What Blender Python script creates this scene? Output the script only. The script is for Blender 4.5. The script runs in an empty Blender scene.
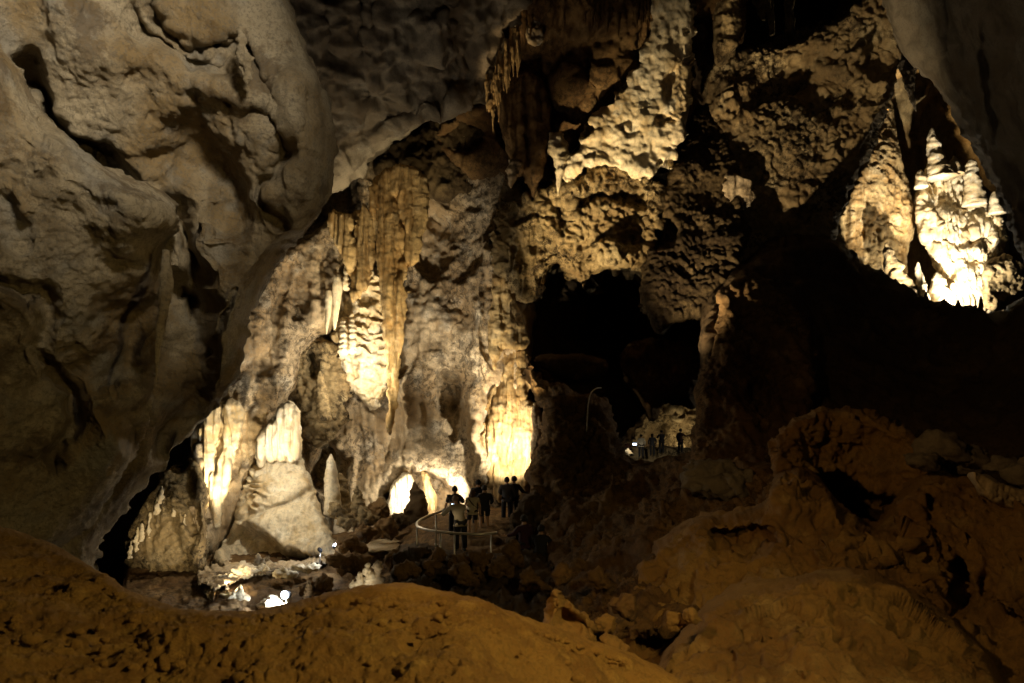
import bpy, math, random
import numpy as np
C = bpy.data.collections.new('cave'); bpy.context.scene.collection.children.link(C)
F = 682.7; CX = 512.0; HY = 403.0; CAMZ = 5.0

def W(px, py, Y):
    """a point of the place from its bearing (photo pixel) and its distance in metres"""
    return np.stack([(px-CX)/F*Y, Y+0*px, CAMZ-(py-HY)/F*Y], -1)
def w1(px, py, Y): return ((px-CX)/F*Y, Y, CAMZ-(py-HY)/F*Y)

# ---------------------------------------------------------------- noise
def _hash(x, y, z, s):
    h = (x*np.int64(374761393) + y*np.int64(668265263) + z*np.int64(1274126177) + np.int64(s)*np.int64(97531)) & 0xffffffff
    h = ((h ^ (h >> 13))*np.int64(1274126177)) & 0xffffffff
    h = ((h ^ (h >> 15))*np.int64(2246822519)) & 0xffffffff
    return h ^ (h >> 16)
_G = np.array([(1,1,0),(-1,1,0),(1,-1,0),(-1,-1,0),(1,0,1),(-1,0,1),(1,0,-1),(-1,0,-1),(0,1,1),(0,-1,1),(0,1,-1),(0,-1,-1)], float)
def perlin(p, s=0):
    i = np.floor(p).astype(np.int64); f = p - i; u = f*f*f*(f*(f*6-15)+10)
    r = 0
    for dx in (0,1):
        for dy in (0,1):
            for dz in (0,1):
                g = _G[_hash(i[...,0]+dx, i[...,1]+dy, i[...,2]+dz, s) % 12]
                d = g[...,0]*(f[...,0]-dx)+g[...,1]*(f[...,1]-dy)+g[...,2]*(f[...,2]-dz)
                w = (u[...,0] if dx else 1-u[...,0])*(u[...,1] if dy else 1-u[...,1])*(u[...,2] if dz else 1-u[...,2])
                r = r + w*d
    return r
def fbm(p, o=4, s=0, g=.5):
    r = 0; a = 1; q = p
    for k in range(o):
        r = r + a*perlin(q, s+k); q = q*2.03+17.1; a *= g
    return r
def ridged(p, o=4, s=0, g=.5):
    r = 0; a = 1; q = p
    for k in range(o):
        r = r + a*(1-2.2*np.abs(perlin(q, s+k))); q = q*2.07+11.3; a *= g
    return r - .9
def worley(p, s=0):
    i = np.floor(p).astype(np.int64); f = p-i
    F1 = np.full(p.shape[:-1], 9.); F2 = F1.copy()
    for dx in (-1,0,1):
        for dy in (-1,0,1):
            for dz in (-1,0,1):
                h = _hash(i[...,0]+dx, i[...,1]+dy, i[...,2]+dz, s)
                a = dx+(h&255)/255.-f[...,0]; b = dy+((h>>8)&255)/255.-f[...,1]; c = dz+((h>>16)&255)/255.-f[...,2]
                d = a*a+b*b+c*c
                m = d < F1
                F2 = np.where(m, F1, np.minimum(F2, d)); F1 = np.where(m, d, F1)
    return np.sqrt(F1), np.sqrt(F2)
def ss(x, a, b):
    t = np.clip((x-a)/(b-a), 0, 1); return t*t*(3-2*t)

# ---------------------------------------------------------------- outlines and features
def segdist(P, pts, closed=False):
    """distance, sign (cross product of the nearest segment) and parameter to a polyline"""
    pts = np.array(pts, float); n = len(pts); best = np.full(P.shape[:-1], 1e9); sg = np.zeros(P.shape[:-1]); tt = np.zeros(P.shape[:-1])
    for k in range(n if closed else n-1):
        a = pts[k][:2]; b = pts[(k+1) % n][:2]; ab = b-a; L = max((ab**2).sum(), 1e-9)
        t = np.clip(((P-a)@ab)/L, 0, 1)
        d = P-(a+t[...,None]*ab); dd = (d**2).sum(-1)
        m = dd < best
        best = np.where(m, dd, best); tt = np.where(m, (k+t)/n, tt)
        sg = np.where(m, np.sign(ab[0]*(P[...,1]-a[1])-ab[1]*(P[...,0]-a[0])), sg)
    return np.sqrt(best), sg, tt
def sdist(P, poly):
    poly = np.array(poly, float); d, _, _ = segdist(P, poly, True)
    ins = np.zeros(P.shape[:-1], bool); x = P[...,0]; y = P[...,1]; n = len(poly)
    for k in range(n):
        x0,y0 = poly[k]; x1,y1 = poly[(k+1) % n]
        if y0 == y1: continue
        c = ((y0 > y) != (y1 > y)) & (x < (x1-x0)*(y-y0)/(y1-y0)+x0)
        ins ^= c
    return np.where(ins, d, -d)
def smooth_poly(poly, n=2):
    """Chaikin: rounds the corners of an outline"""
    p = [tuple(q) for q in poly]
    for _ in range(n):
        r = []
        for k in range(len(p)):
            a = p[k]; b = p[(k+1) % len(p)]
            r += [(a[0]*.75+b[0]*.25, a[1]*.75+b[1]*.25), (a[0]*.25+b[0]*.75, a[1]*.25+b[1]*.75)]
        p = r
    return p
def tps(ctrl):
    c = np.array(ctrl, float); n = len(c)
    if n < 4: ctrl = None
    def U(r): return np.where(r > 0, r*r*np.log(np.maximum(r, 1e-9)), 0)
    X = c[:,:2]/100.; K = U(np.linalg.norm(X[:,None]-X[None], axis=-1)) + np.eye(n)*.02
    Pm = np.hstack([np.ones((n,1)), X]); A = np.block([[K, Pm],[Pm.T, np.zeros((3,3))]])
    w = np.linalg.solve(A, np.concatenate([c[:,2], np.zeros(3)]))
    def f(P):
        Q = P/100.; r = w[n]+w[n+1]*Q[...,0]+w[n+2]*Q[...,1]
        for k in range(n): r = r + w[k]*U(np.hypot(Q[...,0]-X[k,0], Q[...,1]-X[k,1]))
        return r
    return f
def feature(P, ft):
    k = ft[0]
    if k == 'groove':           # + pushes away, - is a ridge
        _, pts, wd, am = ft; d,_,_ = segdist(P, pts); return am*np.exp(-(d/wd)**2)
    if k == 'step':             # right-hand side of the polyline (as drawn on the photo, y down: positive cross) is pushed away
        _, pts, wd, am, L = ft; d,s,t = segdist(P, pts)
        e = np.clip(np.minimum(t, (1-1/len(pts))-t)*len(pts)*1.2, 0, 1)
        return am*np.where(s > 0, ss(d, 0, wd)*np.exp(-(d/L)**2), 0)*e
    if k == 'ell':              # + hollow, - bump
        _, cx, cy, rx, ry, rot, am, *hard = ft; a = math.radians(rot); h = hard[0] if hard else 0
        x = P[...,0]-cx; y = P[...,1]-cy; u = (x*math.cos(a)+y*math.sin(a))/rx; v = (-x*math.sin(a)+y*math.cos(a))/ry
        r = np.sqrt(u*u+v*v)
        return am*(ss(1-r, 0, h) if h else np.clip(1-r*r, 0, 1)**2)
    if k == 'area':             # + hollow, - raised, over a drawn outline
        _, poly, wd, am = ft; return am*ss(sdist(P, poly), -wd*.5, wd)
def mask(P, m):
    """m: list of ('poly', outline, soft) / ('ell', ...) : 0..1"""
    if m is None: return 1.
    r = 0
    for q in m:
        if q[0] == 'poly': r = np.maximum(r, ss(sdist(P, q[1]), -q[2]*.5, q[2]))
        elif q[0] == 'not': r = np.maximum(r, 1-ss(sdist(P, q[1]), -q[2]*.5, q[2]))
        else: r = np.maximum(r, feature(P, ('ell',)+tuple(q[1:6])+(1,)))
    return r
def disp_of(X, d, s=0):
    """displacement in metres at world points X"""
    k = d[0]
    if k == 'fbm': return d[2]*(.72 if d[1] > 1 else 1.25)*fbm(X/d[1], d[3] if len(d) > 3 else 4, s)
    if k == 'facet':            # broad broken faces
        q = X/d[1]+.25*fbm(X/d[1]*1.3, 3, s)[...,None]; i0 = np.floor(q).astype(np.int64); num = 0; den = 1e-9
        for a in (-1,0,1):
            for b in (-1,0,1):
                for c in (-1,0,1):
                    h = _hash(i0[...,0]+a, i0[...,1]+b, i0[...,2]+c, s); ctr = i0+np.array([a,b,c])+np.stack([(h&255), (h>>8)&255, (h>>16)&255], -1)/255.
                    df = q-ctr; w = np.exp(-14*(df**2).sum(-1)); h2 = _hash(i0[...,2]+c, i0[...,0]+a, i0[...,1]+b, s+3)
                    gr = np.stack([(h2&255), (h2>>8)&255, (h2>>16)&255], -1)/127.5-1; num = num+w*((df*gr).sum(-1)+.5*((h2>>24)&255)/255.); den = den+w
        return d[2]*num/den
    if k == 'aniso': return d[2]*fbm(X*np.array(d[3])/d[1], 5, s, .42)
    if k == 'ridge': return d[2]*ridged(X/d[1], d[3] if len(d) > 3 else 4, s)
    if k == 'pop':              # cave popcorn: round knobs
        q = X/(d[1]*.66); q = q + .35*np.stack([perlin(q*1.3, s+5), perlin(q*1.3, s+6), perlin(q*1.3, s+7)], -1)
        f1,_ = worley(q, s); b = np.sqrt(np.clip(1-(f1/.72)**2, 0, 1))
        return d[2]*.85*(b-.5)*(1+.9*perlin(X/(d[1]*3), s+9))
    if k == 'crack':            # blocky rock
        f1,f2 = worley(X/d[1]+.3*fbm(X/d[1]*1.7, 2, s)[...,None], s); return -d[2]*(1-ss(f2-f1, 0, .22)) + d[2]*.6*(.5-f1)
    if k == 'flute':            # hanging folds
        v = d[3] if len(d) > 3 else 14
        q = X*np.array([1/d[1], .35/d[1], 1/(d[1]*v)]); q = q + .25*perlin(X/(d[1]*5), s+3)[...,None]*np.array([1,0,0])
        n = perlin(q, s)+.5*perlin(q*2.1, s+1)
        return d[2]*(1-2.4*np.abs(n))
    if k == 'ledge':            # stacked shelves
        h = X[...,2]/d[1] + 1.5*fbm(X/(d[1]*3.), 3, s); f = h-np.floor(h)
        return d[2]*(np.where(f < .8, f/.8, (1-f)/.2)**1.3-.4)*(.15+1.9*np.abs(perlin(X/(d[1]*1.6), s+2)))
def lab(o, label=None, cat=None, group=None, kind=None):
    for k, v in (('label', label), ('category', cat), ('group', group), ('kind', kind)):
        if v: o[k] = v
    return o
def mesh_obj(name, V, Fc, mat, parent=None, smooth=True, origin=None):
    V = np.asarray(V, float)
    if origin is not None and parent is None: V = V-np.array(origin)
    me = bpy.data.meshes.new(name)
    if isinstance(Fc, np.ndarray) and Fc.ndim == 2 and Fc.shape[1] == 4:
        me.vertices.add(len(V)); me.vertices.foreach_set('co', V.astype(np.float32).ravel())
        me.loops.add(Fc.size); me.loops.foreach_set('vertex_index', Fc.astype(np.int32).ravel())
        me.polygons.add(len(Fc)); me.polygons.foreach_set('loop_start', np.arange(0, Fc.size, 4, dtype=np.int32))
        me.update(calc_edges=True)
    else: me.from_pydata([tuple(v) for v in V], [], [tuple(f) for f in Fc]); me.update()
    if smooth: me.polygons.foreach_set('use_smooth', np.ones(len(me.polygons), bool))
    me.materials.append(mat)
    o = bpy.data.objects.new(name, me); C.objects.link(o)
    if origin is not None and parent is None: o.location = origin
    if parent is not None:
        o.parent = parent
        # vertices are world coordinates: bring them to the parent's frame (parents only translate)
        me.transform(__import__('mathutils').Matrix.Translation(-parent.location)); me.update()
    return o
SEED = [100]
def mass(name, poly, depth, mat, step=2., rnd=(30, 2.), rag=(2., 14.), feats=(), disp=(), warp=(3., 35.), back=2., thing=None, kind=None, tk=.30, smooth=2, seed=None, lateral=0., parent=None):
    """A body of rock: its outline seen from the path, its distance over that outline, rounded back at the rim and carried
    back by a real thickness, then worn, folded or knobbed along its own normals."""
    if seed is None: SEED[0] += 37; seed = SEED[0]
    poly = smooth_poly(poly, smooth) if smooth else poly
    pa = np.array(poly); x0,y0 = pa.min(0)-step*9; x1,y1 = pa.max(0)+step*9
    gx = np.arange(x0, x1, step); gy = np.arange(y0, y1, step)
    P = np.stack(np.meshgrid(gx, gy), -1)
    P3 = np.concatenate([P, np.zeros(P.shape[:-1]+(1,))], -1)
    sd = sdist(P, poly)
    sd_raw = sd
    if rag and rag[0]: sd = sd + rag[0]*(fbm(P3/rag[1], 4, seed))*1.4
    gyy, gxx = np.gradient(sd, step); g2 = np.maximum(gxx**2+gyy**2, .3)
    K = 6
    push = np.clip(-sd, 0, None)
    inside = sd > -K*step
    sh = (sd < 0)
    tuck = -sd + np.clip(push/step, 0, K)*step*.38
    Q = P.astype(float)
    Qs = P[sh].astype(float); tgt = (np.clip(push/step, 0, K)*step*tk)[sh]
    def samp(A, q):
        fx = np.clip((q[:,0]-gx[0])/step, 0, len(gx)-1.001); fy = np.clip((q[:,1]-gy[0])/step, 0, len(gy)-1.001); i = fx.astype(int); j = fy.astype(int); a = fx-i; b = fy-j
        return A[j,i]*(1-a)*(1-b)+A[j,i+1]*a*(1-b)+A[j+1,i]*(1-a)*b+A[j+1,i+1]*a*b
    for _ in range(4):
        e = tgt-samp(sd, Qs); ga = samp(gxx, Qs); gb = samp(gyy, Qs); gg = np.maximum(ga*ga+gb*gb, .4)
        Qs[:,0] += e*ga/gg; Qs[:,1] += e*gb/gg
    Q[sh] = Qs
    if not callable(depth):
        if np.isscalar(depth): d0 = depth; depth = lambda q: q[...,0]*0+d0
        else: depth = tps(depth)
    Y = depth(Q)
    scale = np.maximum(Y, 1)
    Wp = Q + (warp[0]*2.*np.stack([fbm(P3/warp[1], 3, seed+11, .42), fbm(P3/warp[1], 3, seed+12, .42)], -1) if warp else 0)
    for ft in feats: Y = Y + feature(Wp, ft)
    w, R = rnd; t = np.clip((sd_raw+(rag[0]*.4 if rag else 0))/w, 0, 1); Y = Y + R*(1-t)**2.4
    Y = Y + np.clip(push/step/K, 0, 1.2)*back
    X = W(Q[...,0], Q[...,1], Y)
    # normals from the grid
    def normals(X):
        a = np.gradient(X, axis=1); b = np.gradient(X, axis=0)
        n = np.cross(a, b); n /= np.maximum(np.linalg.norm(n, axis=-1, keepdims=True), 1e-9)
        n *= -np.sign((n*X).sum(-1, keepdims=True)+1e-9)*1.0
        return n
    def soft(N, n):
        for _ in range(n):
            for ax in (0, 1):
                A = np.concatenate([N.take([0], ax), N, N.take([-1], ax)], ax); s0 = N.shape[ax]
                N = (A.take(range(0, s0), ax)+A.take(range(1, s0+1), ax)+A.take(range(2, s0+2), ax))/3
        return N/np.maximum(np.linalg.norm(N, axis=-1, keepdims=True), 1e-9)
    N = soft(normals(X), 2)
    if disp:
        X0 = X; att = .25+.75*ss(sd, -2.5*step, 3*step); gy_, gx_ = np.gradient(Y, step); att = att/(1+(np.hypot(gx_, gy_)*F/Y/5.)**2)
        for k, dd in enumerate(disp):
            m = None
            if isinstance(dd[-1], list): m = dd[-1]; dd = dd[:-1]
            h = disp_of(X0, dd, seed+k*7)
            if m is not None: h = h*mask(Wp, m)
            h = h*(att if dd[1] <= 1 else .35+.65*att)
            X = X + N*h[...,None]
            if k == 0: N = soft(normals(X), 8)
    ny, nx = P.shape[:2]
    idx = -np.ones((ny, nx), np.int64)
    cell = inside[:-1,:-1] & inside[1:,:-1] & inside[:-1,1:] & inside[1:,1:]
    used = np.zeros((ny, nx), bool); used[:-1,:-1] |= cell; used[1:,:-1] |= cell; used[:-1,1:] |= cell; used[1:,1:] |= cell
    # largest-piece filter is left to the outline: small islands are avoided by modest raggedness
    idx[used] = np.arange(used.sum())
    V = X[used]
    q = np.stack([idx[:-1,:-1][cell], idx[1:,:-1][cell], idx[1:,1:][cell], idx[:-1,1:][cell]], -1)
    base = None
    if thing is not None:
        base = (float(V[:,0].mean()), float(V[:,1].mean()), float(V[:,2].min()))
    o = mesh_obj(name, V, q, mat, parent, True, base)
    if thing is not None: lab(o, *thing)
    if kind: o['kind'] = kind
    return o

def tube(name, path, mat, thing=None, n=28, ribs=None, flute=None, noise=(.35, .12), parent=None, sq=1., lean=0, seed=None, ring=None):
    """A dripstone body round an axis: path of (px, py, Y, radius in photo px); closed at both ends."""
    if seed is None: SEED[0] += 37; seed = SEED[0]
    if name == 'stalagmite':     # a foot that runs into the rock it stands on
        a = path[0]; b = path[-1]; lo = a if a[1] > b[1] else b; ft = (lo[0], lo[1]+3, lo[2]+.15, lo[3]*1.25); ft2 = (lo[0], lo[1]+5, lo[2]+.6, lo[3]*.5)
        path = [ft2, ft]+list(path) if lo is a else list(path)+[ft, ft2]
    p = np.array(path, float); L = np.concatenate([[0], np.cumsum(np.hypot(np.diff(p[:,0]), np.diff(p[:,1]))+1e-6)])
    m = max(int(L[-1]/(ring or 1.2)), 8); t = np.linspace(0, L[-1], m)
    q = np.stack([np.interp(t, L, p[:,k]) for k in range(4)], -1)
    k = np.array([1,2,1.])/4
    for _ in range(2):
        qq = q.copy()
        for c in range(4): qq[1:-1,c] = q[:-2,c]*.25+q[1:-1,c]*.5+q[2:,c]*.25
        q = qq
    A = W(q[:,0], q[:,1], q[:,2]); R = q[:,3]*q[:,2]/F
    a = np.linspace(0, 2*math.pi, n, endpoint=False)
    D = np.stack([np.cos(a), np.sin(a)*sq, 0*a], -1)
    X = A[:,None]+D[None]*R[:,None,None]
    Rm = R[:,None]
    h = noise[1]*fbm(X/(noise[0]), 4, seed)*np.minimum(1, Rm/(noise[0]*.6))
    if ribs: 
        z = X[...,2]/ribs[0]+.6*perlin(X/(ribs[0]*2.5), seed+1); f = z-np.floor(z)
        h = h + ribs[1]*(np.where(f < .75, f/.75, (1-f)/.25)-.5)
    if flute:
        h = h + flute[1]*(1-2.4*np.abs(perlin(np.stack([np.cos(a)[None]*R.max()/flute[0]+0*Rm, np.sin(a)[None]*R.max()/flute[0]+0*Rm, X[...,2]/(flute[0]*12)], -1), seed+2)))
    X = X + D[None]*(h*np.minimum(1, Rm/max(R.max()*.3, 1e-6)))[...,None]
    V = X.reshape(-1,3).tolist(); Fc = []
    for i in range(m-1):
        for j in range(n): Fc.append((i*n+j, i*n+(j+1) % n, (i+1)*n+(j+1) % n, (i+1)*n+j))
    V.append(A[0].tolist()); V.append(A[-1].tolist())
    for j in range(n):
        Fc.append((m*n, (j+1) % n, j)); Fc.append((m*n+1, (m-1)*n+j, (m-1)*n+(j+1) % n))
    V = np.array(V); base = None
    if parent is None: base = (float(V[:,0].mean()), float(V[:,1].mean()), float(V[:,2].min()))
    o = mesh_obj(name, V, Fc, mat, parent, True, base)
    if thing: lab(o, *thing)
    return o

_ico = {}
def ico(sub):
    if sub not in _ico:
        import bmesh
        bm = bmesh.new(); bmesh.ops.create_icosphere(bm, subdivisions=sub, radius=1)
        _ico[sub] = (np.array([v.co[:] for v in bm.verts]), [tuple(v.index for v in f.verts) for f in bm.faces]); bm.free()
    return _ico[sub]
def boulder(name, px, py, Y, r, mat, thing=None, seed=None, sub=4, cuts=9, rough=.12, rot=0, parent=None):
    """angular block: a ball cut by planes, then weathered. r = half sizes in metres (x, y, z)"""
    if seed is None: SEED[0] += 37; seed = SEED[0]
    rg = np.random.RandomState(seed); D, Fc = ico(sub); r = np.array(r, float)
    rad = np.ones(len(D))
    for _ in range(cuts):
        nrm = rg.normal(size=3); nrm /= np.linalg.norm(nrm); c = rg.uniform(.42, .85)
        dp = D@nrm; rad = np.where(dp > 1e-3, np.minimum(rad, c/np.maximum(dp, 1e-3)), rad)
    X = D*rad[:,None]
    rr = math.radians(rot); X = X*r
    X = np.stack([X[:,0]*math.cos(rr)-X[:,2]*math.sin(rr), X[:,1], X[:,0]*math.sin(rr)+X[:,2]*math.cos(rr)], -1)
    m = r.mean(); h = rough*m*(fbm(X/(m*.9)+seed, 5, seed, .6)+.35*ridged(X/(m*.45)+seed, 4, seed, .6))
    X = X + D*h[:,None] + np.array(w1(px, py, Y))
    base = (float(X[:,0].mean()), float(X[:,1].mean()), float(X[:,2].min()))
    o = mesh_obj(name, X, Fc, mat, parent, True, base)
    if thing: lab(o, *thing)
    return o

# ---------------------------------------------------------------- materials
def rock(name, cols, scale=.35, bump=.03, grit=0., rough=.85, streak=0., spec=.25, fine=24., stain_pit=None):
    """cols: three stone colours mixed by layered noise; streak: vertical drip stains; stain: (colour, amount) patches"""
    m = bpy.data.materials.new(name); m.use_nodes = True; nt = m.node_tree; N = nt.nodes; L = nt.links
    b = N['Principled BSDF']; b.inputs['Roughness'].default_value = rough; b.inputs['Specular IOR Level'].default_value = spec
    tc = N.new('ShaderNodeTexCoord'); tex = tc.outputs['Object']
    def noise(sc, det=6, src=tex, rg=.6):
        n = N.new('ShaderNodeTexNoise'); n.inputs['Scale'].default_value = sc; n.inputs['Detail'].default_value = det; n.inputs['Roughness'].default_value = rg; L.new(src, n.inputs['Vector']); return n.outputs['Fac']
    def ramp(src, a, b_, inv=False):
        r = N.new('ShaderNodeMapRange'); r.interpolation_type = 'SMOOTHSTEP'; r.inputs['From Min'].default_value = a; r.inputs['From Max'].default_value = b_; L.new(src, r.inputs['Value'])
        return r.outputs['Result']
    def mix(f, a, b_):
        x = N.new('ShaderNodeMix'); x.data_type = 'RGBA'; L.new(f, x.inputs['Factor'])
        for s, v in ((x.inputs['A'], a), (x.inputs['B'], b_)):
            if isinstance(v, tuple): s.default_value = (*v, 1)
            else: L.new(v, s)
        return x.outputs['Result']
    c = mix(ramp(noise(scale), .42, .6), cols[0], cols[1])
    c = mix(ramp(noise(scale*2.7, 8), .5, .68), c, cols[2])
    if streak:
        mp = N.new('ShaderNodeMapping'); mp.inputs['Scale'].default_value = (scale*6, scale*6, scale*.5); L.new(tex, mp.inputs['Vector'])
        s = noise(1., 5, mp.outputs['Vector']); f = N.new('ShaderNodeMath'); f.operation = 'MULTIPLY'; f.inputs[1].default_value = streak; L.new(ramp(s, .48, .66), f.inputs[0])
        c = mix(f.outputs[0], c, tuple(v*.45 for v in cols[1]))
    if stain_pit:
        f = N.new('ShaderNodeMath'); f.operation = 'MULTIPLY'; f.inputs[1].default_value = stain_pit[1]; L.new(ramp(noise(scale*1.6, 9, rg=.7), .53, .6), f.inputs[0])
        c = mix(f.outputs[0], c, stain_pit[0])
    if grit:                     # dark manganese skin broken up by bare knobs
        f = N.new('ShaderNodeMath'); f.operation = 'MULTIPLY'; f.inputs[1].default_value = grit
        g2 = N.new('ShaderNodeMath'); g2.operation = 'MULTIPLY'; L.new(ramp(noise(4.2, 7, rg=.75), .46, .56), g2.inputs[0]); L.new(ramp(noise(.4, 5), .38, .56), g2.inputs[1])
        L.new(g2.outputs[0], f.inputs[0]); c = mix(f.outputs[0], c, (.03,.018,.008))
    # speckle
    f = N.new('ShaderNodeMath'); f.operation = 'MULTIPLY'; f.inputs[1].default_value = .6; L.new(ramp(noise(fine*.4, 7, rg=.72), .48, .62), f.inputs[0])
    c = mix(f.outputs[0], c, tuple(v*.5 for v in cols[2]))
    L.new(c, b.inputs['Base Color'])
    bp = N.new('ShaderNodeBump');  bp.inputs['Strength'].default_value = .9; bp.inputs['Distance'].default_value = bump*2.6
    h2 = N.new('ShaderNodeMath'); h2.operation = 'MULTIPLY_ADD'; h2.inputs[1].default_value = .45; L.new(noise(fine*1.6, 6, rg=.7), h2.inputs[0]); L.new(noise(fine*.3, 9, rg=.72), h2.inputs[2])
    L.new(h2.outputs[0], bp.inputs['Height']); L.new(bp.outputs['Normal'], b.inputs['Normal'])
    return m
def plain(name, col, rough=.7, metal=0., emit=None):
    m = bpy.data.materials.new(name); m.use_nodes = True; nt = m.node_tree; b = nt.nodes['Principled BSDF']
    n = nt.nodes.new('ShaderNodeTexNoise'); n.inputs['Scale'].default_value = 9; n.inputs['Detail'].default_value = 4
    x = nt.nodes.new('ShaderNodeMix'); x.data_type = 'RGBA'; nt.links.new(n.outputs['Fac'], x.inputs['Factor'])
    x.inputs['A'].default_value = (*[c*.8 for c in col], 1); x.inputs['B'].default_value = (*[min(1, c*1.2) for c in col], 1)
    nt.links.new(x.outputs['Result'], b.inputs['Base Color'])
    b.inputs['Roughness'].default_value = rough; b.inputs['Metallic'].default_value = metal
    if emit: b.inputs['Emission Color'].default_value = (*emit[0], 1); b.inputs['Emission Strength'].default_value = emit[1]
    return m
M = dict(
 pale=rock('pale_limestone', [(.58,.46,.30),(.40,.28,.15),(.54,.47,.36)], .3, .035, streak=.5, grit=.75),
 wall=rock('left_wall_limestone', [(.52,.44,.31),(.34,.245,.125),(.40,.365,.30)], .42, .055, fine=44., streak=.45, stain_pit=((.12,.07,.025), .6)),
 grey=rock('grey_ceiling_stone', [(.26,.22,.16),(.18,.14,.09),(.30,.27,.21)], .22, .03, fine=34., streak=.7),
 tan=rock('tan_flowstone', [(.50,.36,.17),(.36,.22,.08),(.56,.43,.24)], .5, .03, streak=.7, rough=.7, grit=.3),
 ivory=rock('ivory_calcite', [(.72,.62,.44),(.58,.44,.24),(.76,.70,.56)], .6, .02, streak=.3, rough=.55),
 crust=rock('popcorn_crust', [(.36,.27,.14),(.22,.15,.07),(.42,.34,.20)], .3, .05, grit=.95, stain_pit=((.06,.04,.02), .5)),
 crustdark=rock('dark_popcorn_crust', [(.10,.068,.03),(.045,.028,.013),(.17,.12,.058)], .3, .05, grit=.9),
 brown=rock('brown_rock', [(.22,.13,.05),(.13,.07,.028),(.28,.18,.08)], .35, .04, grit=.7, stain_pit=((.07,.04,.02), .5)),
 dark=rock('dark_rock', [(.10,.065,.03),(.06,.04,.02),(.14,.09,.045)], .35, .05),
 clay=rock('orange_clay', [(.34,.19,.045),(.25,.13,.03),(.40,.24,.06)], 1.7, .03, fine=70, rough=.8, stain_pit=((.15,.075,.02), .5)),  # darker patches put the shade of small pits into the clay colour
 clayrock=rock('clay_rock', [(.34,.20,.055),(.24,.13,.035),(.38,.25,.09)], .5, .03, fine=50, rough=.65, spec=.4, stain_pit=((.10,.05,.015), .5)),
 path=rock('path_concrete', [(.42,.33,.20),(.36,.27,.15),(.46,.38,.26)], .8, .01, rough=.6),
)
def floor_at(z): return lambda q: F*(CAMZ-z)/np.maximum(q[...,1]-HY, 8.)
# ================================================================ the far shell of the cave
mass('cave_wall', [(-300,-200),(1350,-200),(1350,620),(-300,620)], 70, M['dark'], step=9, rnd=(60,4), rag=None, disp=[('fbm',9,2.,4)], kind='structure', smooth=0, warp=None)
mass('cave_wall', [(822,-10),(900,-40),(1100,20),(1130,360),(830,350)], 45, M['tan'], step=3, rnd=(30,3), disp=[('fbm',5,.7,5),('facet',2,.4),('ridge',1.2,.12,3)],
     kind='structure')
# hall seen through the gap, beyond the dark ridge
mass('cave_wall', [(590,380),(720,380),(725,475),(590,475)], 62, M['crust'], step=1.2, rnd=(20,2), disp=[('fbm',5,2.,5),('facet',2,.9),('pop',.9,.4)], kind='structure')
# ================================================================ the main back wall, lit chamber on the left
mass('cave_wall', [(180,150),(345,140),(420,110),(520,120),(534,250),(530,360),(546,560),(380,560),(180,600)],
     [(200,250,33),(200,560,33),(300,300,31.5),(345,450,31),(440,250,31.5),(440,450,30.5),(530,250,30),(540,500,29.5),(360,540,31),(480,330,30)], M['pale'], step=1.5,
     rnd=(20,2.5), warp=(5,30), disp=[('fbm',4,.6,4),('facet',1.4,.12),('flute',.7,.12,9),('ridge',1.3,.05,5),('fbm',.3,.065,4),('pop',.42,.10,[('poly',[(410,190),(470,180),(475,330),(440,360),(410,330)],20)]),('flute',.5,.10,[('poly',[(400,310),(435,300),(450,370),(400,400)],15)])],
     feats=[('ell',446,392,17,26,8,1.3,.25),('ell',455,425,12,20,0,.7,.5),('groove',[(388,200),(398,260),(408,330),(392,400),(390,460)],9,.9),
            ('ell',430,240,22,45,0,1.0,.5),('groove',[(460,300),(455,340),(465,400),(470,450)],10,.5),
            ('groove',[(482,250),(478,330),(480,400),(478,470)],12,-.9),
            ('area',[(391,515),(388,492),(396,478),(412,468),(428,470),(440,478),(452,488),(458,505),(459,522),(391,522)],4,2.2),
            ('ell',330,470,22,30,0,1.5,.3),('step',[(480,480),(476,420),(470,360)],6,.5,25),('ell',505,425,26,60,-10,.8),
            ('groove',[(415,180),(425,215),(445,230)],10,.8)], kind='structure')
# left slope of flowstone in the lit chamber
mass('cave_wall', [(350,205),(320,225),(280,240),(240,290),(225,380),(200,410),(188,450),(184,480),(188,520),(196,560),(212,575),(222,552),(230,533),(250,512),(262,470),(266,430),(286,402),(298,378),(300,352),(318,335),(338,332),(352,280)],
     [(300,250,29),(250,330,28),(210,430,27),(200,540,26.5),(260,420,27.8),(330,320,29.5),(290,380,28.5),(240,500,27)], M['pale'], step=1.4, rnd=(18,1.6), back=3,
     disp=[('fbm',2.6,.5,4),('facet',1.2,.12),('flute',.6,.10,7),('ridge',.9,.05,5),('fbm',.25,.06,4),('pop',.35,.08,[('poly',[(300,330),(335,330),(335,250),(290,300)],20)]),
           ('flute',.42,.13,[('poly',[(195,400),(262,400),(262,450),(250,500),(225,540),(200,540),(190,470)],12)]),],
     feats=[('step',[(245,395),(240,425),(232,470),(225,505)],6,.5,18),('groove',[(290,270),(275,320),(268,360)],8,.4),('groove',[(205,420),(200,480),(207,540)],7,-.5),
            ('groove',[(226,400),(222,450),(215,480)],5,-.35),('ell',300,300,16,30,10,.5),('ell',240,455,10,40,10,.5)], kind='structure')
mass('drapery', [(206,408),(222,400),(238,398),(243,410),(241,430),(237,448),(232,468),(229,490),(224,512),(218,532),(213,520),(208,500),(200,486),(194,466),(190,446),(196,424)], 26.3, M['ivory'], step=.9, rnd=(8,.6), rag=(1.5,8), back=1.,
     disp=[('flute',.5,.20),('flute',.16,.06),('fbm',.5,.06,4)], feats=[('groove',[(226,402),(222,440),(214,470)],3,.35),('step',[(243,405),(238,450),(228,500)],4,.2,12)], thing=('glowing yellow white drapery folds on the left slope of the chamber','drapery'))
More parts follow.
